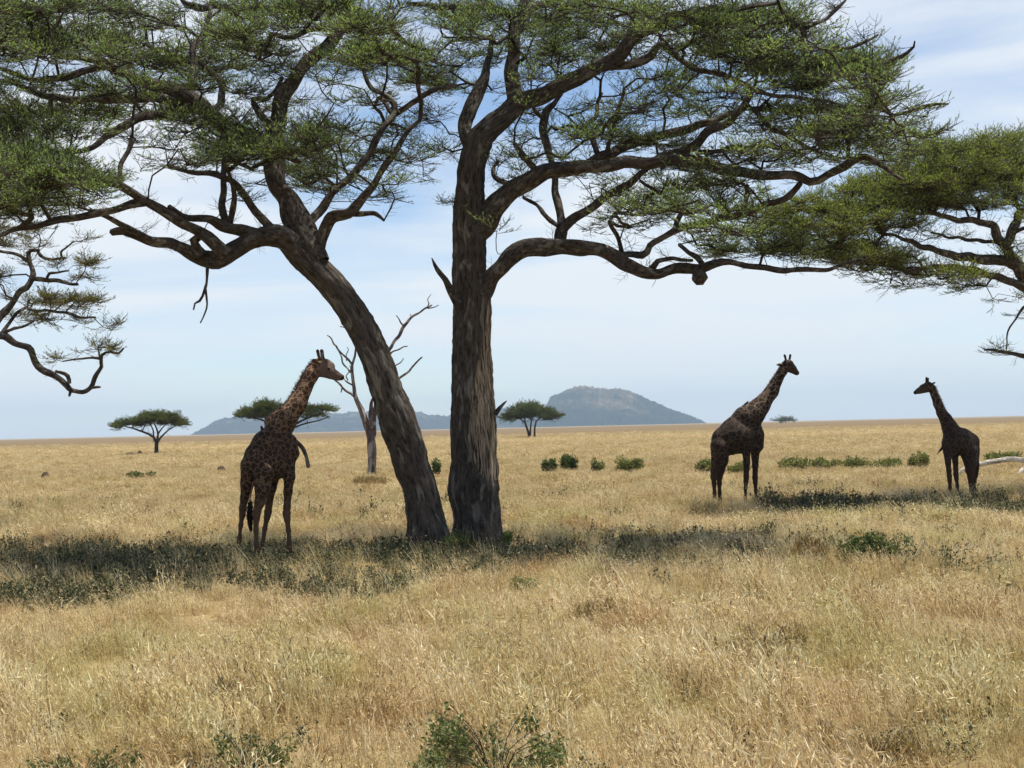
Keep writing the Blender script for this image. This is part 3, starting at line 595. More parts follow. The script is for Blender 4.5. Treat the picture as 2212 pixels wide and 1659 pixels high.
padsB = parse('''950,120,70,38,1 1000,60,70,40,1.1 960,180,60,28,.9 1010,20,60,30,1 960,320,40,25,.4 1080,40,60,38,1 1150,45,60,35,1 1170,100,60,45,1.2 1200,60,80,38,1.2
1230,130,80,38,1.2 1290,90,80,38,1.2 1300,30,90,30,1.1 1400,30,90,30,1 1250,15,80,25,1 1350,65,50,22,.8 1180,160,50,20,.8 1060,130,40,35,.7 1040,90,40,30,.9 1050,195,40,20,.4
1480,60,90,28,1 1560,40,90,30,1.1 1650,30,90,30,1.1 1740,50,60,22,.8 1770,20,50,14,.4 1550,100,80,25,1.1 1640,90,90,25,1.1 1500,112,60,16,.8 1720,100,60,20,.6 1820,95,60,14,.4
1700,140,90,25,1.4 1780,140,100,25,1.4 1850,140,80,25,1.2 1885,172,50,22,1 1720,180,90,18,1 1800,190,90,18,1 1620,160,60,18,.9 1450,172,60,24,1 1500,200,60,18,.9 1400,130,40,18,.6
1560,212,50,16,.7 1420,205,50,20,.5 1480,240,60,18,.7 1700,240,80,22,1 1800,240,90,18,1 1900,220,60,18,.9 1965,240,55,13,.5 2000,262,40,13,.4 1650,272,60,16,.8 1750,280,90,18,1
1850,280,90,18,1 1950,290,70,18,.9 1560,255,50,18,.6 1600,290,50,12,.6 1700,322,80,13,.9 1830,310,80,18,1 1930,330,60,13,.8 1800,345,60,10,.6 1700,350,70,13,.9 1650,345,50,13,.7
1350,300,60,22,.9 1400,310,50,18,.8 1340,268,50,18,.8 1270,290,50,22,.8 1230,302,40,18,.7 1150,300,50,18,.7 1120,330,40,16,.6 1180,342,55,10,.5 1110,375,40,16,.6 1090,350,30,13,.5
1380,420,60,22,.8 1440,400,60,18,.8 1500,410,60,14,.7 1560,400,60,18,.8 1620,400,50,13,.7 1300,420,40,16,.35 1350,460,60,18,.8 1420,452,60,18,.9 1480,450,60,18,.9 1330,490,40,10,.35
1390,490,50,12,.5 1540,440,60,18,.8 1250,495,30,10,.3 1560,500,50,18,.9 1520,520,50,13,.7 1620,500,50,18,.9 1600,540,60,18,1 1560,552,40,13,.8 1660,550,60,14,1 1700,540,70,18,1
1580,470,60,16,.8 1250,240,40,20,.5 1300,220,40,22,.5 1370,240,40,18,.5 1230,380,40,10,.3 1100,285,30,14,.4 1760,565,40,10,.6 1900,350,50,14,.7 1860,310,60,14,.8
1000,-40,100,35,1 1180,-50,110,35,1 1380,-50,110,35,1 1560,-40,110,35,1 1720,-30,70,22,.8 1620,200,50,14,.6 1560,130,60,18,.8 1660,120,60,18,.9 1600,60,60,20,.8 1140,240,30,14,.4
1420,250,50,16,.5 1250,340,50,14,.5 1500,370,30,8,.3 1640,420,50,12,.7''')
padsB += fill('930,-20 1780,-20 1760,110 1900,180 1980,260 1950,340 1700,360 1650,460 1480,490 1330,480 1300,390 1120,380 1080,290 1180,210 1040,160 940,200', 85, 60, 16, .34, 4)
padsB += parse('900,260,60,22,.5 940,320,45,20,.5 930,380,40,14,.3 960,430,20,8,.25 1070,500,25,12,.25 1090,420,20,12,.3')
B.grow(padsB, 26.0, 42.0, spray=8, dens=15.5, size=(0.40, 0.76), bare_frac=.18, spread=2.4, bias=.7)
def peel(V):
    "pale wood tone painted on one flank where the sun strikes"
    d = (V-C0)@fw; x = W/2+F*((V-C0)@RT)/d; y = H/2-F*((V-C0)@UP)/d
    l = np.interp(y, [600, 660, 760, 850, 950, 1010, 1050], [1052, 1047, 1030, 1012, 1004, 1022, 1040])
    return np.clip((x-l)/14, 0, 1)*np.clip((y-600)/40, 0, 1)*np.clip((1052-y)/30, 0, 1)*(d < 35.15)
B.peelf = peel  # mask of the sun patch painted on the trunk flank
baseB = G(1035, 1168)
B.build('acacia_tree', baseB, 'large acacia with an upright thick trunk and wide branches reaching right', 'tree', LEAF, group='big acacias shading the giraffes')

Cc = Tree(50)
Cc.limb('2420,1085,40 2415,1060,32 2400,960,27 2375,860,25 2340,770,23 2290,690,20 2240,630,17 2212,600,15', 1, 1, 50, 50, False, 'trunk', 0.2, 36, 0.12, .1, 0)
Cc.limb('2225,615,14 2205,585,13 2191,562,12 2173,538,11 2160,520,10 2150,503,9 2144,488,8 2130,482,7 2118,480,7 2064,474,6 2020,462,5 1960,455,4', 1, 1, 50, 47)
Cc.limb('2170,535,9 2180,515,9 2188,492,9 2197,478,8 2205,462,7 2240,440,6 2290,420,5', 1, 1, 50, 52)
Cc.limb('2185,505,5 2205,495,4 2230,485,4 2280,470,3', 1, 1, 50, 48)
Cc.limb('2215,600,11 2200,575,11 2184,568,11 2160,562,11 2137,560,10.5 2105,557,10 2082,557,9 2055,550,8 2028,543,7 1991,531,6 1955,517,4 1900,500,3', 1, 1, 50, 46)
Cc.limb('2250,640,9 2212,622,9 2185,610,8 2155,600,8 2125,590,7 2100,583,7 2070,578,6 2046,575,6 2000,580,5 1960,590,4', 1, 1, 50, 47)
Cc.limb('2172,530,4 2140,522,4 2100,518,4 2060,515,3 2010,500,2', 1, 1, 50, 48)
Cc.limb('2340,780,9 2300,760,8 2260,768,6 2212,765,5 2180,762,4 2150,758,3 2125,757,2', 1, 1, 50, 49, True, lump=.2, sides=8)
Cc.limb('2240,650,4 2212,665,3 2190,690,2.2 2178,720,1.8 2172,760,1.3', 1, 1, 49.5, 49, False, sides=6)
Cc.limb('2300,700,12 2380,620,11 2460,560,9 2560,500,6', 1, 1, 50, 52)
padsC = parse('''1650,462,60,18,.8 1720,455,70,22,1 1700,492,70,26,1.1 1780,500,80,28,1.2 1760,538,90,22,1.1 1850,530,80,24,1.1 1840,425,80,24,1.1 1900,405,80,28,1.2 1960,385,80,28,1.2
1900,445,80,22,1.2 1980,430,80,28,1.3 2050,400,80,38,1.4 2000,340,70,22,1 2080,325,80,28,1.2 2150,322,80,28,1.2 2200,350,60,38,1.2 2130,380,80,38,1.4 2200,420,50,38,1.2
2080,440,80,18,1 2000,305,40,14,.7 2140,300,60,12,.8 1940,480,60,18,1 1980,500,40,13,.7 1940,560,60,18,1 1900,582,70,16,.9 1980,590,70,14,.8 2060,592,60,16,.9 1920,608,60,10,.5
2000,618,60,12,.5 2100,618,60,16,.6 2190,540,30,16,.7 2050,512,50,8,.4 2270,370,80,50,1.2 2360,400,90,50,1 2450,430,90,45,1 2270,460,60,25,.9 2160,640,50,8,.3 2170,760,40,7,.3
2060,360,80,26,1.2 1990,400,80,26,1.2 1860,470,70,20,1 1800,460,70,20,1 2020,450,70,16,1 1870,560,70,16,.9 2220,300,60,20,1 2560,470,80,40,.8 2300,560,60,30,.7 1820,560,60,16,.9 2210,680,30,10,.3''')
Cc.grow(padsC, 42.0, 58.0, spray=10, dens=20.0, size=(0.45, 0.85), spread=1.6, rpx=1.25)
Cc.build('acacia_tree', G(2420, 1068), 'acacia with dense bright green crown, its trunk beyond the right edge of the photo', 'tree', LEAF_C)

D = Tree(45)
D.limb('-170,1150,30 -168,1130,24 -150,1000,20 -120,900,17 -80,820,14 -50,760,12 -20,732,10', 1, 1, 45, 45, False, 'trunk', 0.15, 28, 0.1, .1, 0)
D.limb('-40,750,9 -15,728,8 5,730,7.5 30,742,7 60,751,7 70,765,7 77,778,7 98,802,7 128,814,6 146,829,6 155,842,5.5 179,848,5 196,838,5 202,817,5 210,804,4.5 217,793,4 220,766,3.5 238,762,3 256,766,2.5 269,753,1.5', 1, 1, 45, 44, lump=.2)
D.limb('155,840,4 151,848,3.5 149,856,2.5', 1, 1, 44.3, 44.3, False)
D.limb('198,838,3 207,836,3 216,835,2', 1, 1, 44.1, 44.1, False)
D.limb('150,828,4 147,813,4.5 132,806,4 119,802,3', 1, 1, 44.4, 44.2, False)
D.limb('215,775,3 200,773,2.5 170,777,2 135,779,1.5', 1, 1, 44, 43.6)
D.limb('-30,735,10 -15,708,9 0,686,8 18,662,7.5 39,632,7 58,622,6.5 65,612,6 70,594,6 64,578,5 60,562,5 65,541,4.5 86,540,4', 1, 1, 45, 46, lump=.2)
D.limb('62,565,4 45,555,4 30,549,3.5 0,540,3 -40,530,3', 1, 1, 46, 45)
D.limb('70,602,5 88,603,5 104,606,4.5 134,611,4 170,613,3', 1, 1, 45.8, 45)
D.limb('82,544,3.5 92,556,3.5 110,559,3 140,557,2.5', 1, 1, 46, 45.5)
D.limb('100,605,3 107,591,3 125,588,2.5 149,584,2', 1, 1, 45.6, 45.2)
D.limb('0,730,5 10,712,4.5 20,695,4 38,678,3.5 60,662,3', 1, 1, 45, 46)
D.limb('2,722,4 18,714,3.5 45,704,3 74,695,2.5', 1, 1, 45, 44)
D.limb('60,668,3 100,672,3 140,677,3 170,684,3 205,689,2', 1, 1, 45.5, 44.6)
D.limb('135,558,2.5 130,545,2.5 138,537,2 160,525,1.5', 1, 1, 45.4, 45)
padsD = parse('''24,526,34,13,1.1 72,508,40,10,.9 90,530,40,8,.4 150,570,50,12,1.1 185,606,28,12,.8 60,568,40,10,.5 90,650,75,14,1.2 150,652,70,12,1.2 200,662,50,8,.7 60,680,45,13,.8
120,690,60,10,.9 185,700,50,9,.5 245,705,26,12,.8 200,752,45,9,1 110,775,25,9,.8 165,515,22,9,.6 20,600,40,14,.5 -40,600,60,40,.9 -60,500,80,40,.9 -50,680,50,25,.8 30,640,30,10,.5 230,752,20,7,.6''')
D.grow(padsD, 41, 49, spray=11, dens=16.0, size=(0.35, 0.65), spread=0.9, rpx=1.15, bare_frac=0.15)
D.build('acacia_tree', G(-168, 1138), 'sparse olive acacia at left edge with crooked drooping lower branch', 'tree', LEAF_D)

# ---------------------------------------------------------------- dead tree behind the leaning trunk
E = Tree(87)
E.limb('803.5,1036,12 803.5,1028,10 804,1000,9 804,975,9 802,948,8.5 797,930,7.5 791.6,916,6.5 781,887,5.5 767.8,858,4.5 765,837,4 761,803,3.5 761,789,3 767,768,2.6 769,744,2 770,735,1.2', 1, 1, 87, 87, False, 'trunk', .12, 18, .3, .12, 0)
E.limb('803,948,8 806,922,7 808,905,6.5 810,890,6.5 816,860,5 822,830,4.5 828,795,4 836,765,3.6 847,747,3.4 858,729,3.2 871,705,3.5 887,689,2.6 905,674.5,2.2 924,665,2.2 934,659,1.2', 1, 1, 87, 88)
E.limb('800,922,4 800.5,900,4.5 802,877,4 805,856,2', 1, 1, 86.8, 86.8, sides=10)
E.limb('762,790,2.4 752,776,2.4 743,766,2 733,758,2 726,750,2 720,744,1.8 717,731,1.4 708,725,1', 1, 1, 87, 86)
E.limb('760,806,2 754,800,2 741,784,1.8 736,772,1.6 731,757,1.4', 1, 1, 87, 87.5)
E.limb('768,858,3 760,853,2.8 749,845,2.6 738,834,2.4 723,820,1.8', 1, 1, 87, 86)
E.limb('764,834,2 755,828,1.9 744,820,1.7 738,812,1', 1, 1, 87, 87.6)
E.limb('739,834,1.6 738,842,1.4 736,848,1', 1, 1, 86.5, 86.5)
E.limb('872,704,2 864,695,1.6 855,681,1', 1, 1, 87.8, 87.4)
E.limb('922,666,1.6 927,655,1.3 925,647,1 932,636,.7', 1, 1, 88, 88)
E.limb('924,666,1.5 938,664,1.1 947,660,.8', 1, 1, 88, 87.6)
E.limb('888,688,1.4 886,678,1', 1, 1, 88, 88)
E.limb('832,778,2 850,760,1.7 865,754,1.5 881,747,1', 1, 1, 87.5, 86.5)
E.limb('828,800,1.8 860,787,1.4 867,780,1.2 872,772,.8', 1, 1, 87.5, 88)
E.limb('822,832,2.6 850,822,2.4 868,814,2.3 882,803,2.2 895,788,2 905,777,1.8 913,771,1.4', 1, 1, 87.5, 86.6)
E.limb('758,730,1.4 748,711,1.3 733,706,.8', 1, 1, 87, 87)
E.limb('752,822,1.3 748,812,1.2 757,800,1.1 755,790,.8', 1, 1, 87, 87)
E.limb('749,780,1.1 748,765,1 752,756,.8 749,750,.6', 1, 1, 87, 87)
E.build('dead_tree', G(803.5, 1031), 'bare pale dead tree with forked trunk behind the leaning acacia', 'tree', None, DEADW)

# ---------------------------------------------------------------- far acacias
FT = [leaf_template(30, seed=s+30, ll=(.07, .12)) for s in range(4)]
def far_tree(label, d, limbs, pads, dens, size, base, name='acacia_tree', group=None, lm=LEAF_FAR, spray=9):
    t = Tree(d); st = d/250.0
    for i, (p, a, b, att) in enumerate(limbs):
        t.limb(p, a, b, d, d+rng.uniform(-1, 1)*d*0.008*(i > 0), att, 'trunk' if i == 0 else 'limb', 0.05, 9, st, .1, 0)
    t.grow(parse(pads), d-0.02*d, d+0.02*d, spray=spray, dens=dens, size=size, spread=d*0.006, tm=FT, rpx=d/90.0, bare_frac=0.02)
    return t.build(name, G(*base), label, 'tree', lm, TWIG, TWIG, group)
GF = 'lone acacias far out on the plain'
far_tree('flat topped green acacia alone on the plain at far left', 217,
    [('338,983 338,970 338.5,957', 5, 4, False), ('338.5,958 331.6,944 320,937 306,932 287,925 270,921', 3.2, 1.3, True), ('339,957 341.5,936 338,925 333,915', 3, 1.5, True),
     ('339,957 347,945 357,935 366,927 376,922', 2.6, 1.2, True), ('332,945 331,930 326,918 318,910', 2, 1.2, True), ('341,938 350,925 358,917', 2, 1, True), ('306,932 312,922 310,914', 1.4, 1, True)],
    '258,920,14,6,1 275,915,18,7,1.2 298,911,20,9,1.2 320,905,24,10,1.3 345,903,26,10,1.3 370,905,22,9,1.2 388,913,15,7,1.1 335,899,20,6,1.2 375,915,16,5,.9 300,918,14,5,.8 350,913,20,5,.9 320,915,14,4,.7 393,918,10,4,.8 250,923,6,3,.7 312,900,10,4,.9 365,899,14,4,1',
    150, (0.7, 1.3), (338, 981), group=GF)
far_tree('flat topped acacia whose crown spreads behind the neck of the patched giraffe', 193,
    [('607,985 607,960 610,935', 6, 4.5, False), ('610,936 596,922 575,910 550,903', 4, 1.5, True), ('610,936 604,915 592,898', 3, 1.5, True), ('611,935 640,915 665,903 690,895', 3.4, 1.5, True), ('612,934 650,918 690,908 712,900', 2.6, 1, True), ('611,936 620,910 632,895', 2.5, 1.2, True)],
    '535,895,20,9,1.2 560,886,26,12,1.3 585,883,26,12,1.3 550,898,22,7,1 580,897,24,7,1 605,888,22,10,1.2 630,885,20,9,1.1 572,872,14,5,1 648,885,16,8,1 670,884,22,8,1.1 697,884,18,6,1.1 712,886,12,4,1 665,898,18,6,.8 690,897,14,5,.7 640,873,12,4,.8 522,898,8,5,1',
    150, (0.65, 1.2), (607, 978), group=GF)
far_tree('rounded acacia on several stems far behind, just right of the upright trunk', 380,
    [('1144,946 1141,932 1133.5,911', 3.2, 1.9, False), ('1145,945 1146,925 1148,908', 2.2, 1.5, True), ('1154.7,946 1155,925 1158,910 1166,903', 2.4, 1.4, True), ('1134,912 1120,902 1105,897', 1.6, .8, True), ('1133.5,912 1135,895 1128,885', 1.6, .8, True), ('1148,908 1155,893 1170,886', 1.4, .8, True), ('1166,903 1185,898 1195,895', 1.2, .7, True)],
    '1092,902,9,5,1.2 1105,896,14,8,1.3 1120,888,14,9,1.3 1140,885,16,10,1.3 1160,885,16,9,1.3 1178,891,15,8,1.3 1195,898,12,6,1.2 1120,900,16,6,1.1 1145,897,18,6,1.1 1172,900,16,6,1.1 1128,878,8,5,1.1 1155,876,10,4,1.1 1203,898,6,4,1 1190,904,10,3,.9 1098,906,10,3,.9',
    190, (1.2, 2.2), (1149, 944.6), group=GF)

# ---------------------------------------------------------------- signed-distance modelling for the animals
def surface_nets(V, org, h):
    ins = V < 0
    c = np.zeros(tuple(s-1 for s in V.shape), np.int32)
    for dx in (0, 1):
        for dy in (0, 1):
            for dz in (0, 1):
                c += ins[dx:V.shape[0]-1+dx, dy:V.shape[1]-1+dy, dz:V.shape[2]-1+dz]
    act = (c > 0) & (c < 8)
    idx = -np.ones(act.shape, np.int64); ii = np.argwhere(act); idx[act] = np.arange(len(ii))
    acc = np.zeros((len(ii), 3)); cnt = np.zeros(len(ii))
    corners = [(x, y, z) for x in (0, 1) for y in (0, 1) for z in (0, 1)]
    for a in corners:
        for ax in range(3):
            if a[ax] == 1: continue
            b = list(a); b[ax] = 1
            va = V[ii[:, 0]+a[0], ii[:, 1]+a[1], ii[:, 2]+a[2]]; vb = V[ii[:, 0]+b[0], ii[:, 1]+b[1], ii[:, 2]+b[2]]
            m = (va < 0) != (vb < 0); t = np.where(m, va/(va-vb+1e-12), 0)
            p = np.array(a, float)[None].repeat(len(ii), 0); p[:, ax] += t
            acc[m] += p[m]; cnt[m] += 1
    pts = (ii+acc/cnt[:, None])*h+org
    F_ = []
    for ax in range(3):
        o1, o2 = [(1, 2), (2, 0), (0, 1)][ax]
        sl0 = [slice(None)]*3; sl1 = [slice(None)]*3; sl0[ax] = slice(0, -1); sl1[ax] = slice(1, None)
        ch = ins[tuple(sl0)] != ins[tuple(sl1)]
        e = np.argwhere(ch); ok = (e[:, o1] > 0) & (e[:, o2] > 0) & (e[:, o1] < V.shape[o1]-1) & (e[:, o2] < V.shape[o2]-1); e = e[ok]
        def cell(a, b):
            q = e.copy(); q[:, o1] -= a; q[:, o2] -= b; return idx[q[:, 0], q[:, 1], q[:, 2]]
        q = np.stack([cell(1, 1), cell(0, 1), cell(0, 0), cell(1, 0)], -1)
        fl = ~ins[e[:, 0], e[:, 1], e[:, 2]]; q[fl] = q[fl][:, ::-1]
        F_.append(q)
    return pts, np.concatenate(F_)
def sdf_mesh(prims, h):
    "prims: (a, b, ra, rb, k) round cones joined by smooth union"
    lo = np.min([np.minimum(p[0]-p[2], p[1]-p[3]) for p in prims], 0)-0.12; hi = np.max([np.maximum(p[0]+p[2], p[1]+p[3]) for p in prims], 0)+0.12
    n = np.ceil((hi-lo)/h).astype(int)+1
    V = np.full(n, 1.0)
    ax = [lo[i]+h*np.arange(n[i]) for i in range(3)]
    for a, b, ra, rb, k in prims:
        m_ = k+0.03
        l = np.minimum(a-ra, b-rb)-m_; u = np.maximum(a+ra, b+rb)+m_
        s = [slice(max(0, int((l[i]-lo[i])/h)), min(n[i], int((u[i]-lo[i])/h)+2)) for i in range(3)]
        X, Y, Z = np.meshgrid(ax[0][s[0]], ax[1][s[1]], ax[2][s[2]], indexing='ij')
        ab = b-a; L2 = max(1e-9, ab@ab); px_, py_, pz_ = X-a[0], Y-a[1], Z-a[2]
        t = np.clip((px_*ab[0]+py_*ab[1]+pz_*ab[2])/L2, 0, 1)
        d = np.sqrt((px_-t*ab[0])**2+(py_-t*ab[1])**2+(pz_-t*ab[2])**2)-(ra+(rb-ra)*t)
        o = V[tuple(s)]; hh = np.maximum(k-np.abs(o-d), 0)/k
        V[tuple(s)] = np.minimum(o, d)-hh*hh*k*0.25
    return surface_nets(V, lo, h)
def giraffe(label, gd, spec, eye, mane, tail, tuft, coat, base, h=0.024, legz=1.5, head_c=None, head_r=0.3, tips=()):
    """spec: list of ('x,y,dz,r x,y,dz,r ...', k): chains of round cones, frame px, dz metres behind gd"""
    prims = []
    for s, k in spec:
        q = parse(s); w = [(P(a[0], a[1], gd+a[2]), px2m(a[3], gd+a[2])) for a in q]
        if len(w) == 1: prims.append((w[0][0], w[0][0]+1e-4, w[0][1], w[0][1], k))
        for i in range(len(w)-1): prims.append((w[i][0], w[i+1][0], w[i][1], w[i+1][1], k))
    V, Q = sdf_mesh(prims, h)
    t = thing('giraffe', base, label, 'giraffe', 'giraffes standing in the acacia shade')
    z = V[:, 2]-base[2]
    leg = np.clip((legz-z)/0.5, 0, 1)
    hc = P(head_c[0], head_c[1], gd+head_c[2]); hd = np.clip((head_r-np.linalg.norm(V-hc, axis=1))/0.1, 0, 1)
    tip = np.clip((0.10-z)/0.03, 0, 1)
    for (x, y, dz, r) in tips:
        tip = np.maximum(tip, np.clip(1.5-np.linalg.norm(V-P(x, y, gd+dz), axis=1)/r, 0, 1))
    mesh_obj('body', V, [Q], coat, t, attrs={'coat': np.stack([leg, hd*0.8, tip], -1)})
    for (x, y, dz) in eye:
        p = P(x, y, gd+dz); v, q = sdf_mesh([(p, p+1e-4, 0.03, 0.03, 0.01)], 0.01); mesh_obj('eye', v, [q], EYE, t)
    # mane: row of short bristles along the neck
    m = parse(mane); c = catmull([[*P(a[0], a[1], gd+a[2])] for a in m], 0.02)
    nrm = np.cross(np.gradient(c, axis=0), np.array([0, 1.0, 0])); nrm /= np.linalg.norm(nrm, axis=1)[:, None]
    nrm *= np.sign(nrm[:, 2:3]+1e-6)
    a = Acc()
    for i in range(len(c)):
        for k in range(5):
            o_ = rng.normal(0, 0.008, 3); l = rng.uniform(.035, .065)
            v, f, A_ = tube(np.array([c[i]-nrm[i]*0.03+o_, c[i]+nrm[i]*l+o_*2]), np.array([0.012, 0.003]), 3); a.add(v, f, A_)
    a.build('mane', MANE, t)
    if tail:
        q = parse(tail); c = catmull([[*P(a_[0], a_[1], gd+a_[2]), px2m(a_[3], gd)] for a_ in q], 0.03)
        V, f, A_ = tube(c[:, :3], c[:, 3], 8); a = Acc(); a.add(V, f, A_)
        b = Acc(); u = parse(tuft); c = catmull([[*P(a_[0], a_[1], gd+a_[2]), px2m(a_[3], gd)] for a_ in u], 0.03)
        for i in range(len(c)-1):
            for k in range(26):
                p0 = c[i, :3]+rng.normal(0, c[i, 3]*.5, 3); j = min(len(c)-1, i+rng.integers(4, 12)); p1 = c[j, :3]+rng.normal(0, c[j, 3]*.55, 3)
                v, f, A_ = tube(np.array([p0, (p0+p1)/2+rng.normal(0, .006, 3), p1]), np.array([0.006, .005, 0.002]), 3); b.add(v, f, A_)
        tl = a.build('tail', MANE, t); o = b.build('tail_tuft', TUFT, None, origin=np.array(t.location)); o.parent = tl; o.location = (0, 0, 0)
    return t
# nearest giraffe
g1 = G(580, 1207); d1 = float((g1-C0)@fw)
giraffe('nearest giraffe with orange patched neck, facing right under the leaning acacia', d1, [
    ('552,1000,-.35,25 580,997,0,35 602,986,.3,34', .16), ('549,980,-.3,20 570,956,-.05,22 590,934,.3,20', .14), ('600,960,.3,32 606,985,.45,33', .12), ('592,1010,.1,28', .1),
    ('600,935,.35,26 609,912,.45,28 641,874,.6,19.5 673,810,.75,13.6 686,786,.8,11.5', .12), ('583,910,.35,12', .1),
    ('686,788,.8,12 697,793,.82,16 709,801,.85,13.5 724,810,.88,9.5 737,815,.9,7', .05), ('694,806,.82,9 712,813,.84,5 730,818,.88,4.5', .04), ('706,783,.83,8 716,790,.85,7.5', .05),
    ('698,779,.78,4.8 696,766,.76,3.8 695,758,.75,4.4', .02), ('691,779,.9,4.0 688,767,.92,3.2 686,758,.93,3.8', .02), ('687,784,.66,3.6 680,779,.5,4.2 674,777,.4,1.5', .02),
    ('540,1005,-.25,21 534,1045,-.2,14 528,1076,-.15,8.5 524,1098,-.12,6.8 523.5,1112,-.1,6 520,1135,-.1,4.2 517,1165,-.1,4.2 515,1186,-.1,5 514,1196,-.1,4.6 513.5,1208,-.12,5.6', .07),
    ('569,1022,-.45,22 567,1055,-.5,16 561,1085,-.5,10.5 555,1106,-.5,7.6 554,1118,-.5,6.6 553,1145,-.48,4.8 554,1178,-.46,4.6 557,1198,-.46,5.4 558,1208,-.46,5 559,1216,-.48,6', .07),
    ('594,1015,.35,15 587,1055,.4,9.5 581,1090,.4,7 579,1106,.4,7.4 577,1118,.4,6 572,1142,.4,4.6 568,1172,.4,4.4 566,1190,.4,5.2 566,1198,.4,4.8 567,1206,.38,5.6', .06),
    ('622,1000,.2,16 625,1030,.15,12 622,1063,.12,9 620,1095,.12,7.2 619,1110,.12,7.6 620.5,1122,.12,6 623,1145,.12,4.9 625,1172,.12,4.6 625,1190,.12,5.4 625,1200,.12,5 626,1210,.1,6', .06),
    ('632,950,.35,9 626,975,.3,22', .1)],
    [(710.5, 797, .65)], '590,902,.40 600,890,.48 624,864,.58 645,828,.68 661,800,.74 677,779,.8', '548,1040,-.45,3 543,1062,-.5,1.8 540,1080,-.5,1.5 540,1092,-.5,1.5', '540,1084,-.5,5 540,1105,-.5,7.5 540,1125,-.5,6 542,1146,-.5,2.5',
    COAT1, g1, legz=1.55, head_c=(712, 803, .85), head_r=.38, tips=((741, 817, .9, .07), (695, 757, .75, .06), (686, 757, .93, .06)))
g2 = G(1590, 1090); d2 = float((g2-C0)@fw)
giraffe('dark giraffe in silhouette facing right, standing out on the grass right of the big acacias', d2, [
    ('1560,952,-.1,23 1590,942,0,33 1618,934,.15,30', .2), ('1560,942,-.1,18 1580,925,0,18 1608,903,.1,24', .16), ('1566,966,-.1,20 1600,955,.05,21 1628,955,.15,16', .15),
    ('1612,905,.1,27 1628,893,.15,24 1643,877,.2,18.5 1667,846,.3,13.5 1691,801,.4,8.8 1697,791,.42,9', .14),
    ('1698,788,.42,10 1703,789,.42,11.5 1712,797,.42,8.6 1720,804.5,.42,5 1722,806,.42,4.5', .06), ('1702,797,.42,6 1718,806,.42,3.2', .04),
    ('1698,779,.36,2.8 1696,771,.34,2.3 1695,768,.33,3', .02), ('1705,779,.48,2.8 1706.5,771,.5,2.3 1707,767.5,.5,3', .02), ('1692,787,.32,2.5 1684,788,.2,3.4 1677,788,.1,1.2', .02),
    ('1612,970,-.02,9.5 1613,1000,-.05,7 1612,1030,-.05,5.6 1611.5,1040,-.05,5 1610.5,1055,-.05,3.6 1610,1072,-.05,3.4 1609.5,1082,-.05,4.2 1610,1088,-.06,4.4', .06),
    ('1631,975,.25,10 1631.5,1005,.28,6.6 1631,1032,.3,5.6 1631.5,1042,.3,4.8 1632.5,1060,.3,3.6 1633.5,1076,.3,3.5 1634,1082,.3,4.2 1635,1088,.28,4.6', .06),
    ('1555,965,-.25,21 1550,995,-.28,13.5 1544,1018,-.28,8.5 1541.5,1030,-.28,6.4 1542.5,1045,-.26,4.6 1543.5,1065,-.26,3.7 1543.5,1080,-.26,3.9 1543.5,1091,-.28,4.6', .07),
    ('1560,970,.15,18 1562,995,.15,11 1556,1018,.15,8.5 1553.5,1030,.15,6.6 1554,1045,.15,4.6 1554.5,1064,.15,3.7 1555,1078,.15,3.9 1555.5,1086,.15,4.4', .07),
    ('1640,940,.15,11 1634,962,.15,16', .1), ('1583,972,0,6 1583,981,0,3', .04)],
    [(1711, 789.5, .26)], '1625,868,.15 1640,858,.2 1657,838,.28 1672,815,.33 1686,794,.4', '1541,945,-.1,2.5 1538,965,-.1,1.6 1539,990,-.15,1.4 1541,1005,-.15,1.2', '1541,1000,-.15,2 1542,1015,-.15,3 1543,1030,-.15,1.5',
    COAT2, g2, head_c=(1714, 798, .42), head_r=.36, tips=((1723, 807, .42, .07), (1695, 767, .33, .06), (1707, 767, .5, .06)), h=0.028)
g3 = G(2075, 1077); d3 = float((g3-C0)@fw)
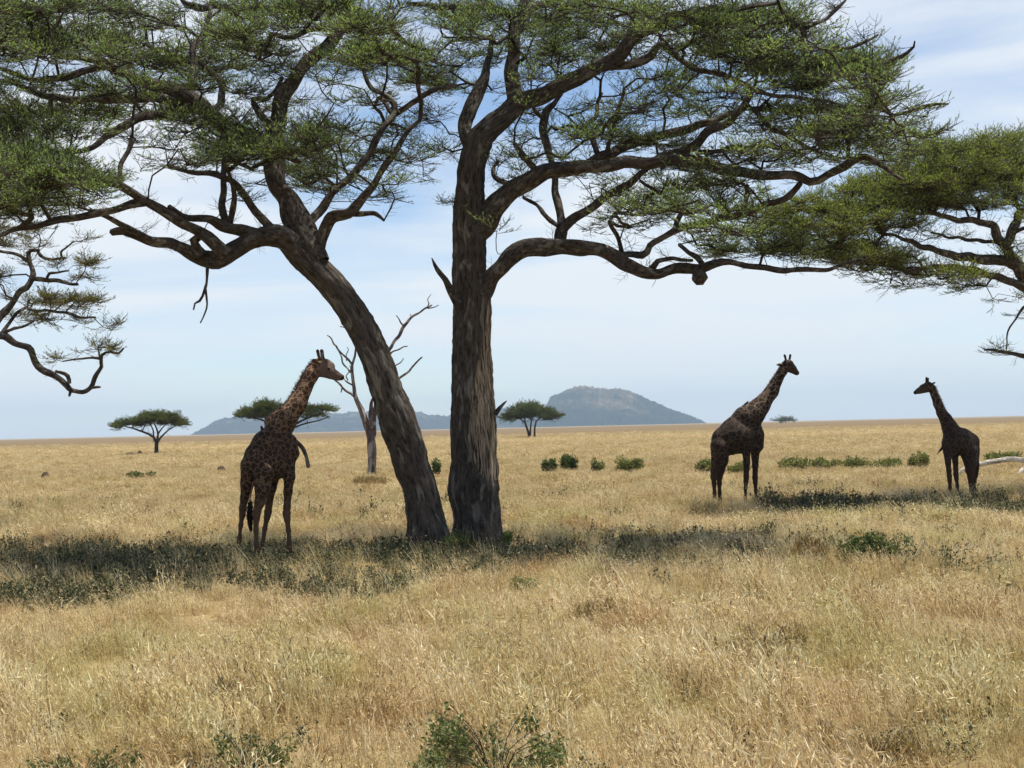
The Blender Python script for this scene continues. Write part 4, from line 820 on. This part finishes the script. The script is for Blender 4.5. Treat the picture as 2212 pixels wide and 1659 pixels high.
giraffe('small dark giraffe at far right facing left, in front of the bleached fallen branch', d3, [
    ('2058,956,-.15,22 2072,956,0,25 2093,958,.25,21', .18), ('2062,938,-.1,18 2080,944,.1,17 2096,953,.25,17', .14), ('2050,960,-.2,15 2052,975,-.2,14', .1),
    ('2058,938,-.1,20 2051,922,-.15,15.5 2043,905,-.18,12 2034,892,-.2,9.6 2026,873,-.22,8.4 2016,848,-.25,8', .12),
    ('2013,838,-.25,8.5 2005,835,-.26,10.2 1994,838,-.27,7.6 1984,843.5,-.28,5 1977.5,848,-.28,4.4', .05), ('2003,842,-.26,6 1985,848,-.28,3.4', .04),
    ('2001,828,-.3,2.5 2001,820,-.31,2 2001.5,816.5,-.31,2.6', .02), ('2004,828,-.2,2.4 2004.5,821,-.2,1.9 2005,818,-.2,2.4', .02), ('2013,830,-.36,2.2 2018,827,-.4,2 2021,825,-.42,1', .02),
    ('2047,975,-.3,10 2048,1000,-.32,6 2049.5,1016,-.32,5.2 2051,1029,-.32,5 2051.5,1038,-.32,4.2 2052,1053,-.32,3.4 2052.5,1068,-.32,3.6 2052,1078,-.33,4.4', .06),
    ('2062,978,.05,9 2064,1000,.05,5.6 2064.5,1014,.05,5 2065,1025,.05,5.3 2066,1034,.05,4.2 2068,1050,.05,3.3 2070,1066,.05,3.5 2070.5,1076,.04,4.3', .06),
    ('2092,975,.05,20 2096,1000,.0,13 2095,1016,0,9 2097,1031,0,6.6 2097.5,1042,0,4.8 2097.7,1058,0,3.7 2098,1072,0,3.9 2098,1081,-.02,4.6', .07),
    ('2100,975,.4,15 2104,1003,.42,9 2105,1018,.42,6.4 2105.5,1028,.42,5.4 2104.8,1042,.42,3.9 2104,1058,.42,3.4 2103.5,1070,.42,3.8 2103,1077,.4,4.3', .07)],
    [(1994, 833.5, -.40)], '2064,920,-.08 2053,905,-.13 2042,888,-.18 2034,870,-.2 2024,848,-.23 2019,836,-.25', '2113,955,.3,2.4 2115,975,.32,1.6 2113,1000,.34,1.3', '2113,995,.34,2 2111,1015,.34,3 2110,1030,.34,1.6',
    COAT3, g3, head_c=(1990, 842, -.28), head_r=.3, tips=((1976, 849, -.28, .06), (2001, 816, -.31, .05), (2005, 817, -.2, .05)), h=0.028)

# ---------------------------------------------------------------- small birds on the giraffes
def bird(label, x, y, d, ang, s=1.0):
    base = P(x, y, d); ca, sa = math.cos(ang), math.sin(ang)
    def q(u, v, w=0): return base+s*(RT*(u*ca-v*sa)+UP*(u*sa+v*ca)+fw*w)
    t = thing('bird', base, label, 'bird', 'small birds perched on the giraffes')
    v, f = sdf_mesh([(q(-.05, 0), q(.04, .02), .026*s, .036*s, .02), (q(.06, .04), q(.075, .055), .024*s, .022*s, .02)], .008)
    mesh_obj('body', v, [f], FEATH, t)
    v, f = sdf_mesh([(q(.09, .052), q(.12, .045), .010*s, .004*s, .01)], .005); mesh_obj('beak', v, [f], MANE, t)
    v, f = sdf_mesh([(q(-.06, -.005, -.008), q(-.15, -.03, -.01), .014*s, .010*s, .01), (q(-.06, -.005, .008), q(-.15, -.03, .012), .014*s, .010*s, .01)], .006); mesh_obj('tail', v, [f], FEATH, t)
bird('small dark bird perched on the sloping back of the nearest giraffe', 566.5, 930, d1+.15, 1.2, 1.0)
bird('small dark bird on the withers of the giraffe facing right on open grass', 1612, 872, d2+.08, .3, 1.0)
bird('small dark bird clinging to the chest of the giraffe at far right', 2033, 972, d3-.25, 0.6, 1.3)

# crooked dead branch behind the nearest giraffe
s_ = Tree(33); gb = G(634, 1200); dbr = float((gb-C0)@fw)+0.9
s_.limb('622,1206,3.5 624,1150,3.4 622,1080,3.2 620,1010,3.2 624,965,3.2 631,950,4 641,957,5 652,968,4.6 658,980,4 662,990,3.6 664,1000,4.4 666,1008,4.6', 1, 1, dbr, dbr, False, 'stem', .1, 12, .06, .18, .006)
s_.build('dead_branch', G(622, 1199), 'crooked dead branch with pale bark hooking out beside the chest of the nearest giraffe', 'branch', None, DEADW)

# fallen bleached tree on the right
lt = Tree(66); dl = 66
lt.limb('2040,1034,4 2060,1027,4.6 2069,1022,5 2083,1014,5.2 2110,1003.5,5.4 2145,997.5,5.4 2178,993.5,5.8 2211,994.5,6 2245,1000,6.4 2290,1012,7.5 2330,1024,9', 1, 1, dl, dl, False, 'trunk', .05, 20, .15, .12, .01)
lt.limb('2248,1001,5 2230,1006,5 2212,1012,4.6 2204,1020,4 2195,1031,3', 1, 1, dl, dl-1.2, False, 'limb', .05, 12, .12, .12, .01)
lt.build('fallen_tree', G(2180, 1030), 'bleached fallen tree arching low over the grass behind the giraffe at far right', 'fallen tree', None, LOGM)

# ---------------------------------------------------------------- bushes and clumps
def bush(name, label, cat, x, y, wp, hp, m, n, ls, group=None, flat=1.0, stalky=0.0, seed=0, ragged=False):
    r_ = np.random.default_rng(seed+int(x)); b = G(x, y); d = float((b-C0)@fw); w, h = px2m(wp, d)/2, px2m(hp, d)
    t = thing(name, b, label, cat, group)
    NL = 34 if ragged else 7
    lob = [(r_.uniform(-.85, .85), r_.uniform(-.85, .85), r_.uniform(.2, 1.0)**1.4, r_.uniform(.09, .24)) for _ in range(NL)] if ragged else [(r_.uniform(-.6, .6), r_.uniform(-.6, .6), r_.uniform(.55, 1.0), r_.uniform(.3, .55)) for _ in range(NL)]
    st = Acc(); ends = []
    for (lx, ly, lz, lr) in lob:
        e = b+np.array([lx*w, ly*w, lz*h*.85]); mid = b+np.array([lx*w*.35, ly*w*.35, lz*h*.5])
        cc = catmull([b+np.array([lx*w*.1, ly*w*.1, -0.03]), mid, e], h/5)
        V, f, A_ = tube(cc, np.linspace(1, .4, len(cc))*(.006 if ragged else max(.008, h*.018)), 4); st.add(V, f, A_)
    k = r_.integers(0, NL, n); L_ = np.array(lob)[k]
    rr = r_.uniform(0, 1, n)**.4; dv = r_.normal(size=(n, 3)); dv /= np.linalg.norm(dv, axis=1)[:, None]; dv *= rr[:, None]*L_[:, 3:4]
    Pp = np.stack([(L_[:, 0]+dv[:, 0])*w, (L_[:, 1]+dv[:, 1])*w, np.abs(L_[:, 2]*.72+dv[:, 2]*.75)*h*r_.uniform(.15, 1.0, n)**.4], 1)+b
    u = r_.normal(size=(n, 3))+np.array([0, 0, .5+stalky*3]); u /= np.linalg.norm(u, axis=1)[:, None]; s2 = np.cross(u, r_.normal(size=(n, 3))); s2 /= np.linalg.norm(s2, axis=1)[:, None]
    l = ls*r_.uniform(.6, 1.3, n)[:, None]; wd_ = l*(.5 if stalky == 0 else .12)
    V = np.stack([Pp, Pp+u*l*.5+s2*wd_*.5, Pp+u*l, Pp+u*l*.5-s2*wd_*.5], 1).reshape(-1, 3); Q = np.arange(n*4).reshape(-1, 4)
    st.build('stems', TWIG, t); mesh_obj('foliage', V, [Q], m, t, smooth=False)
GB = 'green bushes on the open plain'; GR = 'low shrubs in a strip on the right'
bush('bush', 'dark green rounded bush, left of a pair right of the upright trunk', 'bush', 1187, 1025, 33, 40, BUSH_G, 2000, .16, GB)
bush('bush', 'dark green upright bush, right of a pair right of the upright trunk', 'bush', 1229, 1020, 40, 43, BUSH_G, 2300, .16, GB)
bush('bush', 'small olive bush between the dark green pair and the wider grey green bush', 'bush', 1292, 1021, 36, 32, BUSH_O, 900, .16, GB)
bush('bush', 'wide grey green bush on the plain, rightmost of the group behind the trunks', 'bush', 1362, 1022, 66, 38, BUSH_O, 1700, .16, GB)
bush('bush', 'small green bush seen in the gap between the two big trunks', 'bush', 946, 1030, 34, 44, BUSH_G, 1100, .15, GB)
bush('bush', 'green bush behind the hind legs of the silhouetted giraffe', 'bush', 1526, 1022, 50, 34, BUSH_O, 1300, .16, GR)
bush('bush', 'low olive shrub showing between the legs of the silhouetted giraffe', 'bush', 1590, 1022, 62, 25, BUSH_O, 1000, .16, GR)
bush('bush', 'low green shrub just right of the silhouetted giraffe, leftmost of its row', 'bush', 1712, 1016, 84, 30, BUSH_O, 1600, .16, GR)
bush('bush', 'low green shrub second in the row between the two right giraffes', 'bush', 1785, 1014, 84, 27, BUSH_O, 1500, .16, GR)
bush('bush', 'low green shrub third in the row between the two right giraffes', 'bush', 1858, 1014, 80, 27, BUSH_O, 1300, .16, GR)
bush('bush', 'low grey green shrub fourth in the row between the two right giraffes', 'bush', 1925, 1014, 70, 27, BUSH_O, 1200, .16, GR)
bush('bush', 'taller straggly shrub in front of the chest of the giraffe at far right', 'bush', 1988, 1016, 50, 42, BUSH_O, 1200, .15, GR)
bush('bush', 'low green shrub behind the bleached fallen branch', 'bush', 2165, 998, 100, 26, BUSH_O, 1700, .17, GR)
bush('bush', 'low flat green bush on the open plain left of the nearest giraffe', 'bush', 306, 1031, 60, 12, BUSH_O, 900, .2)
bush('bush', 'leafy dark green shrub in the tall grass at right, below the silhouetted giraffe', 'bush', 1885, 1215, 150, 84, BUSH_G, 3000, .075, ragged=True)
bush('bush', 'green leafy shrub in the grass at the bottom centre', 'bush', 1070, 1690, 380, 185, BUSH_W, 4200, .045, ragged=True)
bush('bush', 'dark weedy shrub in the foreground at the bottom, left of centre', 'bush', 540, 1700, 200, 150, BUSH_W, 1700, .042, ragged=True)
bush('bush', 'small green shrub at the bottom left corner of the foreground', 'bush', 170, 1705, 300, 100, BUSH_W, 1900, .042, ragged=True)
bush('bush', 'pale green leafy shrub in grass at the front edge of the shade', 'bush', 1130, 1285, 80, 46, BUSH_O, 1300, .05)
bush('bush', 'dark green leafy shrub growing between the feet of the two big trunks', 'bush', 985, 1198, 90, 58, BUSH_G, 2200, .075)
bush('bush', 'dark shrub growing against the right foot of the upright trunk', 'bush', 1080, 1182, 60, 40, BUSH_G, 1300, .075)
GD = 'dry brown clumps in the foreground grass'
bush('dry_bush', 'reddish brown dry clump in foreground grass at left', 'dry bush', 500, 1520, 100, 62, BUSH_B, 1100, .10, GD, stalky=.5, ragged=True)
bush('dry_bush', 'dark brown dry clump in tall grass just right of centre', 'dry bush', 1300, 1345, 150, 50, BUSH_B, 1500, .13, GD, stalky=.4, ragged=True)
bush('dry_bush', 'widest dark dry clump in the right foreground grass', 'dry bush', 1640, 1430, 240, 80, BUSH_B, 2300, .11, GD, stalky=.4, ragged=True)
bush('dry_bush', 'brown dry clump at the bottom right of the foreground', 'dry bush', 1900, 1665, 260, 110, BUSH_B, 2600, .08, GD, stalky=.4, ragged=True)
bush('dry_bush', 'upright tan brown dry bush left of the leafy shrub at right', 'dry bush', 1748, 1212, 80, 60, BUSH_B, 1300, .16, GD, stalky=.5, ragged=True)
bush('dry_bush', 'brown dry litter clump around the foot of the dead tree', 'dry bush', 800, 1052, 80, 20, BUSH_B, 1700, .25, None, stalky=.4)
def mound(label, x, y, wp, hp, name='termite_mound', cat='mound', m=EARTH):
    b = G(x, y); d = float((b-C0)@fw); w, h = px2m(wp, d)/2, px2m(hp, d)
    pr = [(b+np.array([rng.uniform(-.5, .5)*w, rng.uniform(-.3, .3)*w, -.1]), b+np.array([rng.uniform(-.3, .3)*w, 0, h*rng.uniform(.5, .8)]), w*.55, h*.35, h*.4) for _ in range(4)]
    v, f = sdf_mesh(pr, max(.03, w/22)); v = v+rng.normal(0, w*.008, v.shape)
    t = thing(name, b, label, cat); mesh_obj('body', v, [f], m, t)
mound('small reddish earth mound on the plain left of the nearest giraffe', 478, 1019, 24, 11)
mound('small brown mound on the plain between the left edge and the lone acacia', 98, 1034, 26, 13)
mound('tiny dark mound left of the lone flat topped acacia', 303, 981, 16, 6)
far_tree('tiny dark crown on the horizon between the two right giraffes', 1400, [('1697,913 1697,910 1697,908.5', 1.2, .9, False), ('1697,909 1688,908 1680,908', .6, .4, True), ('1697,909 1707,907.5 1715,907.5', .6, .4, True)],
         '1683,909,8,1.5,1.2 1692,907.5,10,2,1.2 1702,907.2,10,2,1.2 1711,908.2,8,1.6,1.2', 300, (4, 7), (1697, 912.6), spray=6)

# ---------------------------------------------------------------- grass and ground plants
def grass_mat(name, stops, trans=0.35, patch=False):
    m, t, o = mat(name); g = N(t, 'ShaderNodeNewGeometry'); oi = N(t, 'ShaderNodeObjectInfo'); pos = g.outputs['Position']
    mp_ = N(t, 'ShaderNodeMapping'); mp_.inputs['Scale'].default_value = (0.6, 0.35, 0); t.links.new(pos, mp_.inputs['Vector'])
    n1 = noise(t, mp_.outputs[0], 0.9, 4, 0.6)
    n2 = noise(t, mp_.outputs[0], 0.22, 3, 0.6)
    k = math_(t, 'ADD', math_(t, 'MULTIPLY', oi.outputs['Random'], 0.35), math_(t, 'MULTIPLY', n1, 0.45))
    k = math_(t, 'ADD', k, math_(t, 'MULTIPLY', n2, 0.35))
    k = math_(t, 'ADD', k, math_(t, 'MULTIPLY', math_(t, 'SUBTRACT', g.outputs['Random Per Island'], 0.5), 0.85))
    c = ramp(t, stops, k)
    if patch:
        sy = N(t, 'ShaderNodeSeparateXYZ'); t.links.new(pos, sy.inputs[0])
        fr_ = math_(t, 'MULTIPLY', math_(t, 'SUBTRACT', sy.outputs['Y'], 34.0), 0.03, clamp=True)      # duller, browner sward farther out
        c = mixc(t, fr_, c, mixc(t, 1.0, c, (0.80, 0.78, 0.76), 'MULTIPLY'))
        pn = noise(t, mp_.outputs[0], 0.55, 4, 0.6, 0.6); qn = noise(t, mp_.outputs[0], 0.85, 4, 0.6, 0.4)
        c = mixc(t, ramp(t, [(0.46, (0, 0, 0)), (0.64, (.8, .8, .8))], pn), c, mixc(t, 1.0, c, (0.80, 0.86, 0.68), 'MULTIPLY'))
        c = mixc(t, ramp(t, [(0.50, (0, 0, 0)), (0.66, (.9, .9, .9))], qn), c, mixc(t, 1.0, c, (0.76, 0.64, 0.54), 'MULTIPLY'))
    d = N(t, 'ShaderNodeBsdfDiffuse'); tr = N(t, 'ShaderNodeBsdfTranslucent'); mxs = N(t, 'ShaderNodeMixShader'); mxs.inputs[0].default_value = trans
    t.links.new(c, d.inputs['Color']); t.links.new(c, tr.inputs['Color'])
    t.links.new(d.outputs[0], mxs.inputs[1]); t.links.new(tr.outputs[0], mxs.inputs[2]); t.links.new(mxs.outputs[0], o.inputs['Surface']); return m
STRAW = grass_mat('dry_grass', [(0.0, (0.14, 0.09, 0.045)), (0.20, (0.32, 0.20, 0.10)), (0.34, (0.58, 0.43, 0.21)), (0.50, (0.76, 0.62, 0.35)), (0.62, (0.50, 0.43, 0.20)), (0.74, (0.74, 0.61, 0.36)), (0.95, (0.93, 0.85, 0.60))], .35, True)
FORB = grass_mat('green_forbs', [(0.2, (0.03, 0.04, 0.02)), (0.5, (0.07, 0.085, 0.045)), (0.75, (0.14, 0.145, 0.08)), (0.95, (0.30, 0.26, 0.16))], 0.2)
def tuft_mesh(name, n, hr, wid, spread, lean, m, seed, seedhead=0.25, leafy=False):
    r_ = np.random.default_rng(seed); V = []; Q = []; T = []
    for k in range(n):
        a = r_.uniform(0, 6.28); r = spread*math.sqrt(r_.random()); x, y = r*math.cos(a), r*math.sin(a)
        h = r_.uniform(*hr); w = wid*r_.uniform(.6, 1.3); az = r_.uniform(0, 6.28); b = abs(r_.normal(0.22, .2))*h
        tip = np.array([x+math.cos(az)*b+lean*h, y+math.sin(az)*b, h*(1-0.25*b/h)]); base = np.array([x, y, -0.03])
        mid = base*.5+tip*.5+np.array([0, 0, h*.10])
        s = np.array([math.cos(az+1.57+r_.normal(0, .6)), math.sin(az+1.57+r_.normal(0, .6)), 0])*w*.5
        i = len(V)
        V += [base-s, base+s, mid-s*.8, mid+s*.8, tip]; Q.append([i, i+1, i+3, i+2]); T.append([i+2, i+3, i+4])
        if r_.random() < seedhead:
            for q in range(3):
                c = tip-(tip-base)*(0.1*q+.35*(q == 2)); u = (tip-mid)/np.linalg.norm(tip-mid)+r_.normal(0, .6, 3); sz = wid*r_.uniform(3.5, 7); s2 = np.cross(u, r_.normal(size=3)); s2 /= np.linalg.norm(s2)
                i = len(V); V += [c, c+u*sz*.5+s2*wid*.55, c+u*sz, c+u*sz*.5-s2*wid*.55]; Q.append([i, i+1, i+2, i+3])
        if leafy:
            for q in range(9):
                t_ = r_.uniform(.15, 1); c = base*(1-t_)+tip*t_; u = r_.normal(size=3)+np.array([0, 0, .4]); u /= np.linalg.norm(u); s2 = np.cross(u, r_.normal(size=3)); s2 /= np.linalg.norm(s2); sz = r_.uniform(.03, .065)
                i = len(V); V += [c, c+u*sz*.5+s2*sz*.3, c+u*sz, c+u*sz*.5-s2*sz*.3]; Q.append([i, i+1, i+2, i+3])
    V = np.array(V, np.float32); Fs = [np.array(Q), np.array(T)]
    o = mesh_obj(name, V, Fs, m, origin=(0, 0, 0), smooth=False); COL.objects.unlink(o); return o
def scatter(name, label, cat, pts, scl, rot, vi, protos):
    c = bpy.data.collections.new(name+'_variants')
    for o in protos: c.objects.link(o)
    me = bpy.data.meshes.new(name); me.vertices.add(len(pts)); me.vertices.foreach_set('co', np.asarray(pts, np.float32).ravel())
    at = me.attributes.new('scl', 'FLOAT_VECTOR', 'POINT'); at.data.foreach_set('vector', np.asarray(scl, np.float32).ravel())
    at = me.attributes.new('rot', 'FLOAT_VECTOR', 'POINT'); at.data.foreach_set('vector', np.asarray(rot, np.float32).ravel())
    at = me.attributes.new('vi', 'INT', 'POINT'); at.data.foreach_set('value', np.asarray(vi, np.int32))
    o = bpy.data.objects.new(name, me); COL.objects.link(o); setp(o, label, cat, kind='stuff')
    ng = bpy.data.node_groups.new(name+'_nodes', 'GeometryNodeTree')
    ng.interface.new_socket('Geometry', in_out='INPUT', socket_type='NodeSocketGeometry'); ng.interface.new_socket('Geometry', in_out='OUTPUT', socket_type='NodeSocketGeometry')
    gi = N(ng, 'NodeGroupInput'); go = N(ng, 'NodeGroupOutput'); ip = N(ng, 'GeometryNodeInstanceOnPoints'); ci = N(ng, 'GeometryNodeCollectionInfo')
    ci.inputs['Collection'].default_value = c; ci.inputs['Separate Children'].default_value = True; ci.inputs['Reset Children'].default_value = True
    ip.inputs['Pick Instance'].default_value = True
    def na(nm, ty):
        a = N(ng, 'GeometryNodeInputNamedAttribute', data_type=ty); a.inputs['Name'].default_value = nm; return a.outputs['Attribute']
    l = ng.links.new
    l(gi.outputs[0], ip.inputs['Points']); l(ci.outputs[0], ip.inputs['Instance']); l(na('vi', 'INT'), ip.inputs['Instance Index'])
    l(na('rot', 'FLOAT_VECTOR'), ip.inputs['Rotation']); l(na('scl', 'FLOAT_VECTOR'), ip.inputs['Scale']); l(ip.outputs[0], go.inputs[0])
    md = o.modifiers.new('scatter', 'NODES'); md.node_group = ng
    return o
def field(d0, d1, dens, half=0.47, pad=1.5):
    area = half*(d1*d1-d0*d0)+2*pad*(d1-d0); n = int(area*dens)
    y = np.sqrt(rng.uniform(d0*d0, d1*d1, n)); x = rng.uniform(-1, 1, n)*(half*y+pad)
    return x, y
def vnoise(x, y, s, seed):
    r_ = np.random.default_rng(seed); o = 0
    for k in range(7):
        a = r_.uniform(0, 6.28); f = r_.uniform(.5, 1.8)*s; o = o+np.sin((x*math.cos(a)+y*math.sin(a))*f+r_.uniform(0, 6.28))
    return o/7*1.6
def shade_zone(x, y):
    "0..1: where the leafy green ground cover grows instead of tall straw"
    px = W/2+F*x/y; py = HY(px)+F*CAMZ/y
    e = 14*vnoise(x, y, 1.6, 3)
    a = (px < 1000)*np.clip((py+e-1172-(1-px/400.)*12*(px < 400))/14, 0, 1)*np.clip((1322-46*np.exp(-((px-480)/130)**2)-44*np.exp(-((px-960)/110)**2)-e-py)/12, 0, 1)
    b = (px >= 1000)*(px < 1620)*np.clip((py+e-1160)/12, 0, 1)*np.clip((1262-e-(px-1000)*.02-py)/20, 0, 1)*np.clip((1640-px)/300, 0, 1)
    c = (px > 1640)*np.clip((py+e*.6-1076)/8, 0, 1)*np.clip((1122-py+e*.6)/8, 0, 1)
    d = (px > 1560)*(px < 2212)*np.clip((py+e-1160)/12, 0, 1)*np.clip((1250-e-py)/20, 0, 1)*0.35
    return np.clip(a+b+c+d, 0, 1)
ST = [tuft_mesh('grass_tuft', 36, (.10, .38), .0072, .17, -.10, STRAW, 100+i, .9) for i in range(6)] + [tuft_mesh('grass_tuft', 14, (.36, .64), .0062, .12, -.28, STRAW, 120+i, 1.0) for i in range(2)]
FB = [tuft_mesh('forb_tuft', 9, (.14, .36), .008, .16, 0, FORB, 200+i, 0, True) for i in range(5)]
def lay(x, y, base_s):
    n = len(x); z = shade_zone(x, y)
    hn = vnoise(x, y, 3.2, 17)*.30+vnoise(x, y, 1.1, 7)*.28+vnoise(x, y, .25, 9)*.16; base_s = base_s*rng.choice([.7, 1, 1.3], n)
    s = base_s*(1+hn)*(1-.62*z); s = np.maximum(s, .22*base_s)
    gx_, gy_ = x/1.0, y/1.15; best = np.full(n, 9.0)      # tussocks: taller at their hearts
    for ox in (-1, 0, 1):
        for oy in (-1, 0, 1):
            cx_, cy2 = np.floor(gx_)+ox, np.floor(gy_)+oy; h1 = np.sin(cx_*127.1+cy2*311.7)*43758.5453; h2 = np.sin(cx_*269.5+cy2*183.3)*43758.5453
            best = np.minimum(best, np.hypot(gx_-cx_-(h1-np.floor(h1)), gy_-cy2-(h2-np.floor(h2))))
    s = s*np.where(y < 62, np.clip(1.6-1.6*best, .28, 1.55), 1.0)
    vi = np.where(rng.random(n) < (.10+.12*((y > 21) & (y < 31)))*(1-.4*z), rng.integers(6, 8, n), rng.integers(0, 6, n))
    s = np.where(vi >= 6, np.maximum(s, .85*base_s), s)
    scl = np.stack([s*rng.uniform(.8, 1.25, n), s*rng.uniform(.8, 1.25, n), np.minimum(s, np.where(y > 60, .72, 1.0)*(1+hn)*np.where(vi >= 6, 1.0, 1-.62*z))*rng.uniform(.7, 1.2, n)], 1)
    rot = np.stack([rng.normal(0, .16, n), rng.normal(-.12, .16, n)+.22*vnoise(x, y, .8, 41), rng.normal(0, .9, n)], 1)
    return np.stack([x, y, gh(x, y)], 1), scl, rot, vi
def cat_(*L_): return [np.concatenate(q) for q in zip(*L_)]
parts = []
for d0, d1, dn, bs in ((9.5, 20, 36, .85), (20, 34, 24, 1.05), (34, 62, 11, 1.4), (62, 120, 3, 2.1), (120, 260, .6, 3.5), (260, 520, .12, 6.0)):
    x, y = field(d0, d1, dn); parts.append(lay(x, y, bs))
pts, scl, rot, vi = cat_(*parts); print('grass tufts', len(pts))
scatter('grass', 'dry straw coloured grass covering the plain', 'grass', pts, scl, rot, vi, ST)
parts = []
for d0, d1, dn, bs in ((10, 22, 10, .7), (22, 45, 17, .9), (45, 62, 11, 1.2)):
    x, y = field(d0, d1, dn); z = shade_zone(x, y); k = rng.random(len(x)) < (z*(.42+.50*(vnoise(x, y, 1.6, 61) > -.05))+.05*(vnoise(x, y, .5, 21) > .2)+.012+.5*((y < 13.5)*(vnoise(x, y, 1.3, 62) > .35)))
    x, y, z = x[k], y[k], z[k]; n = len(x); s = bs*rng.uniform(.6, 1.35, n)*(1+.35*vnoise(x, y, 1.2, 31))
    parts.append((np.stack([x, y, gh(x, y)], 1), np.stack([s, s, s*rng.uniform(.8, 1.2, n)], 1), np.stack([rng.normal(0, .1, n), rng.normal(0, .1, n), rng.uniform(0, 6.28, n)], 1), rng.integers(0, 5, n)))
pts, scl, rot, vi = cat_(*parts); print('forbs', len(pts))
scatter('ground_plants', 'dark green leafy ground plants in the shade of the acacias', 'plants', pts, scl, rot, vi, FB)

# ---------------------------------------------------------------- haze
def haze():
    x, y0, y1, z0, z1 = 12600, -12600, 12600, -5.0, 262.0
    V = [(-x, y0, z0), (x, y0, z0), (x, y1, z0), (-x, y1, z0), (-x, y0, z1), (x, y0, z1), (x, y1, z1), (-x, y1, z1)]
    Q = [(0, 3, 2, 1), (4, 5, 6, 7), (0, 1, 5, 4), (1, 2, 6, 5), (2, 3, 7, 6), (3, 0, 4, 7)]
    m, t, o = mat('haze_air'); pv = N(t, 'ShaderNodeVolumePrincipled')
    pv.inputs['Color'].default_value = (0.60, 0.785, 0.98, 1); pv.inputs['Density'].default_value = 0.95e-4; pv.inputs['Anisotropy'].default_value = 0.0
    t.links.new(pv.outputs[0], o.inputs['Volume'])
    setp(mesh_obj('haze', np.array(V, float), [np.array(Q)], m, origin=(0, 0, 0), smooth=False), 'thin blue haze over the whole plain', 'haze', kind='stuff')
haze()
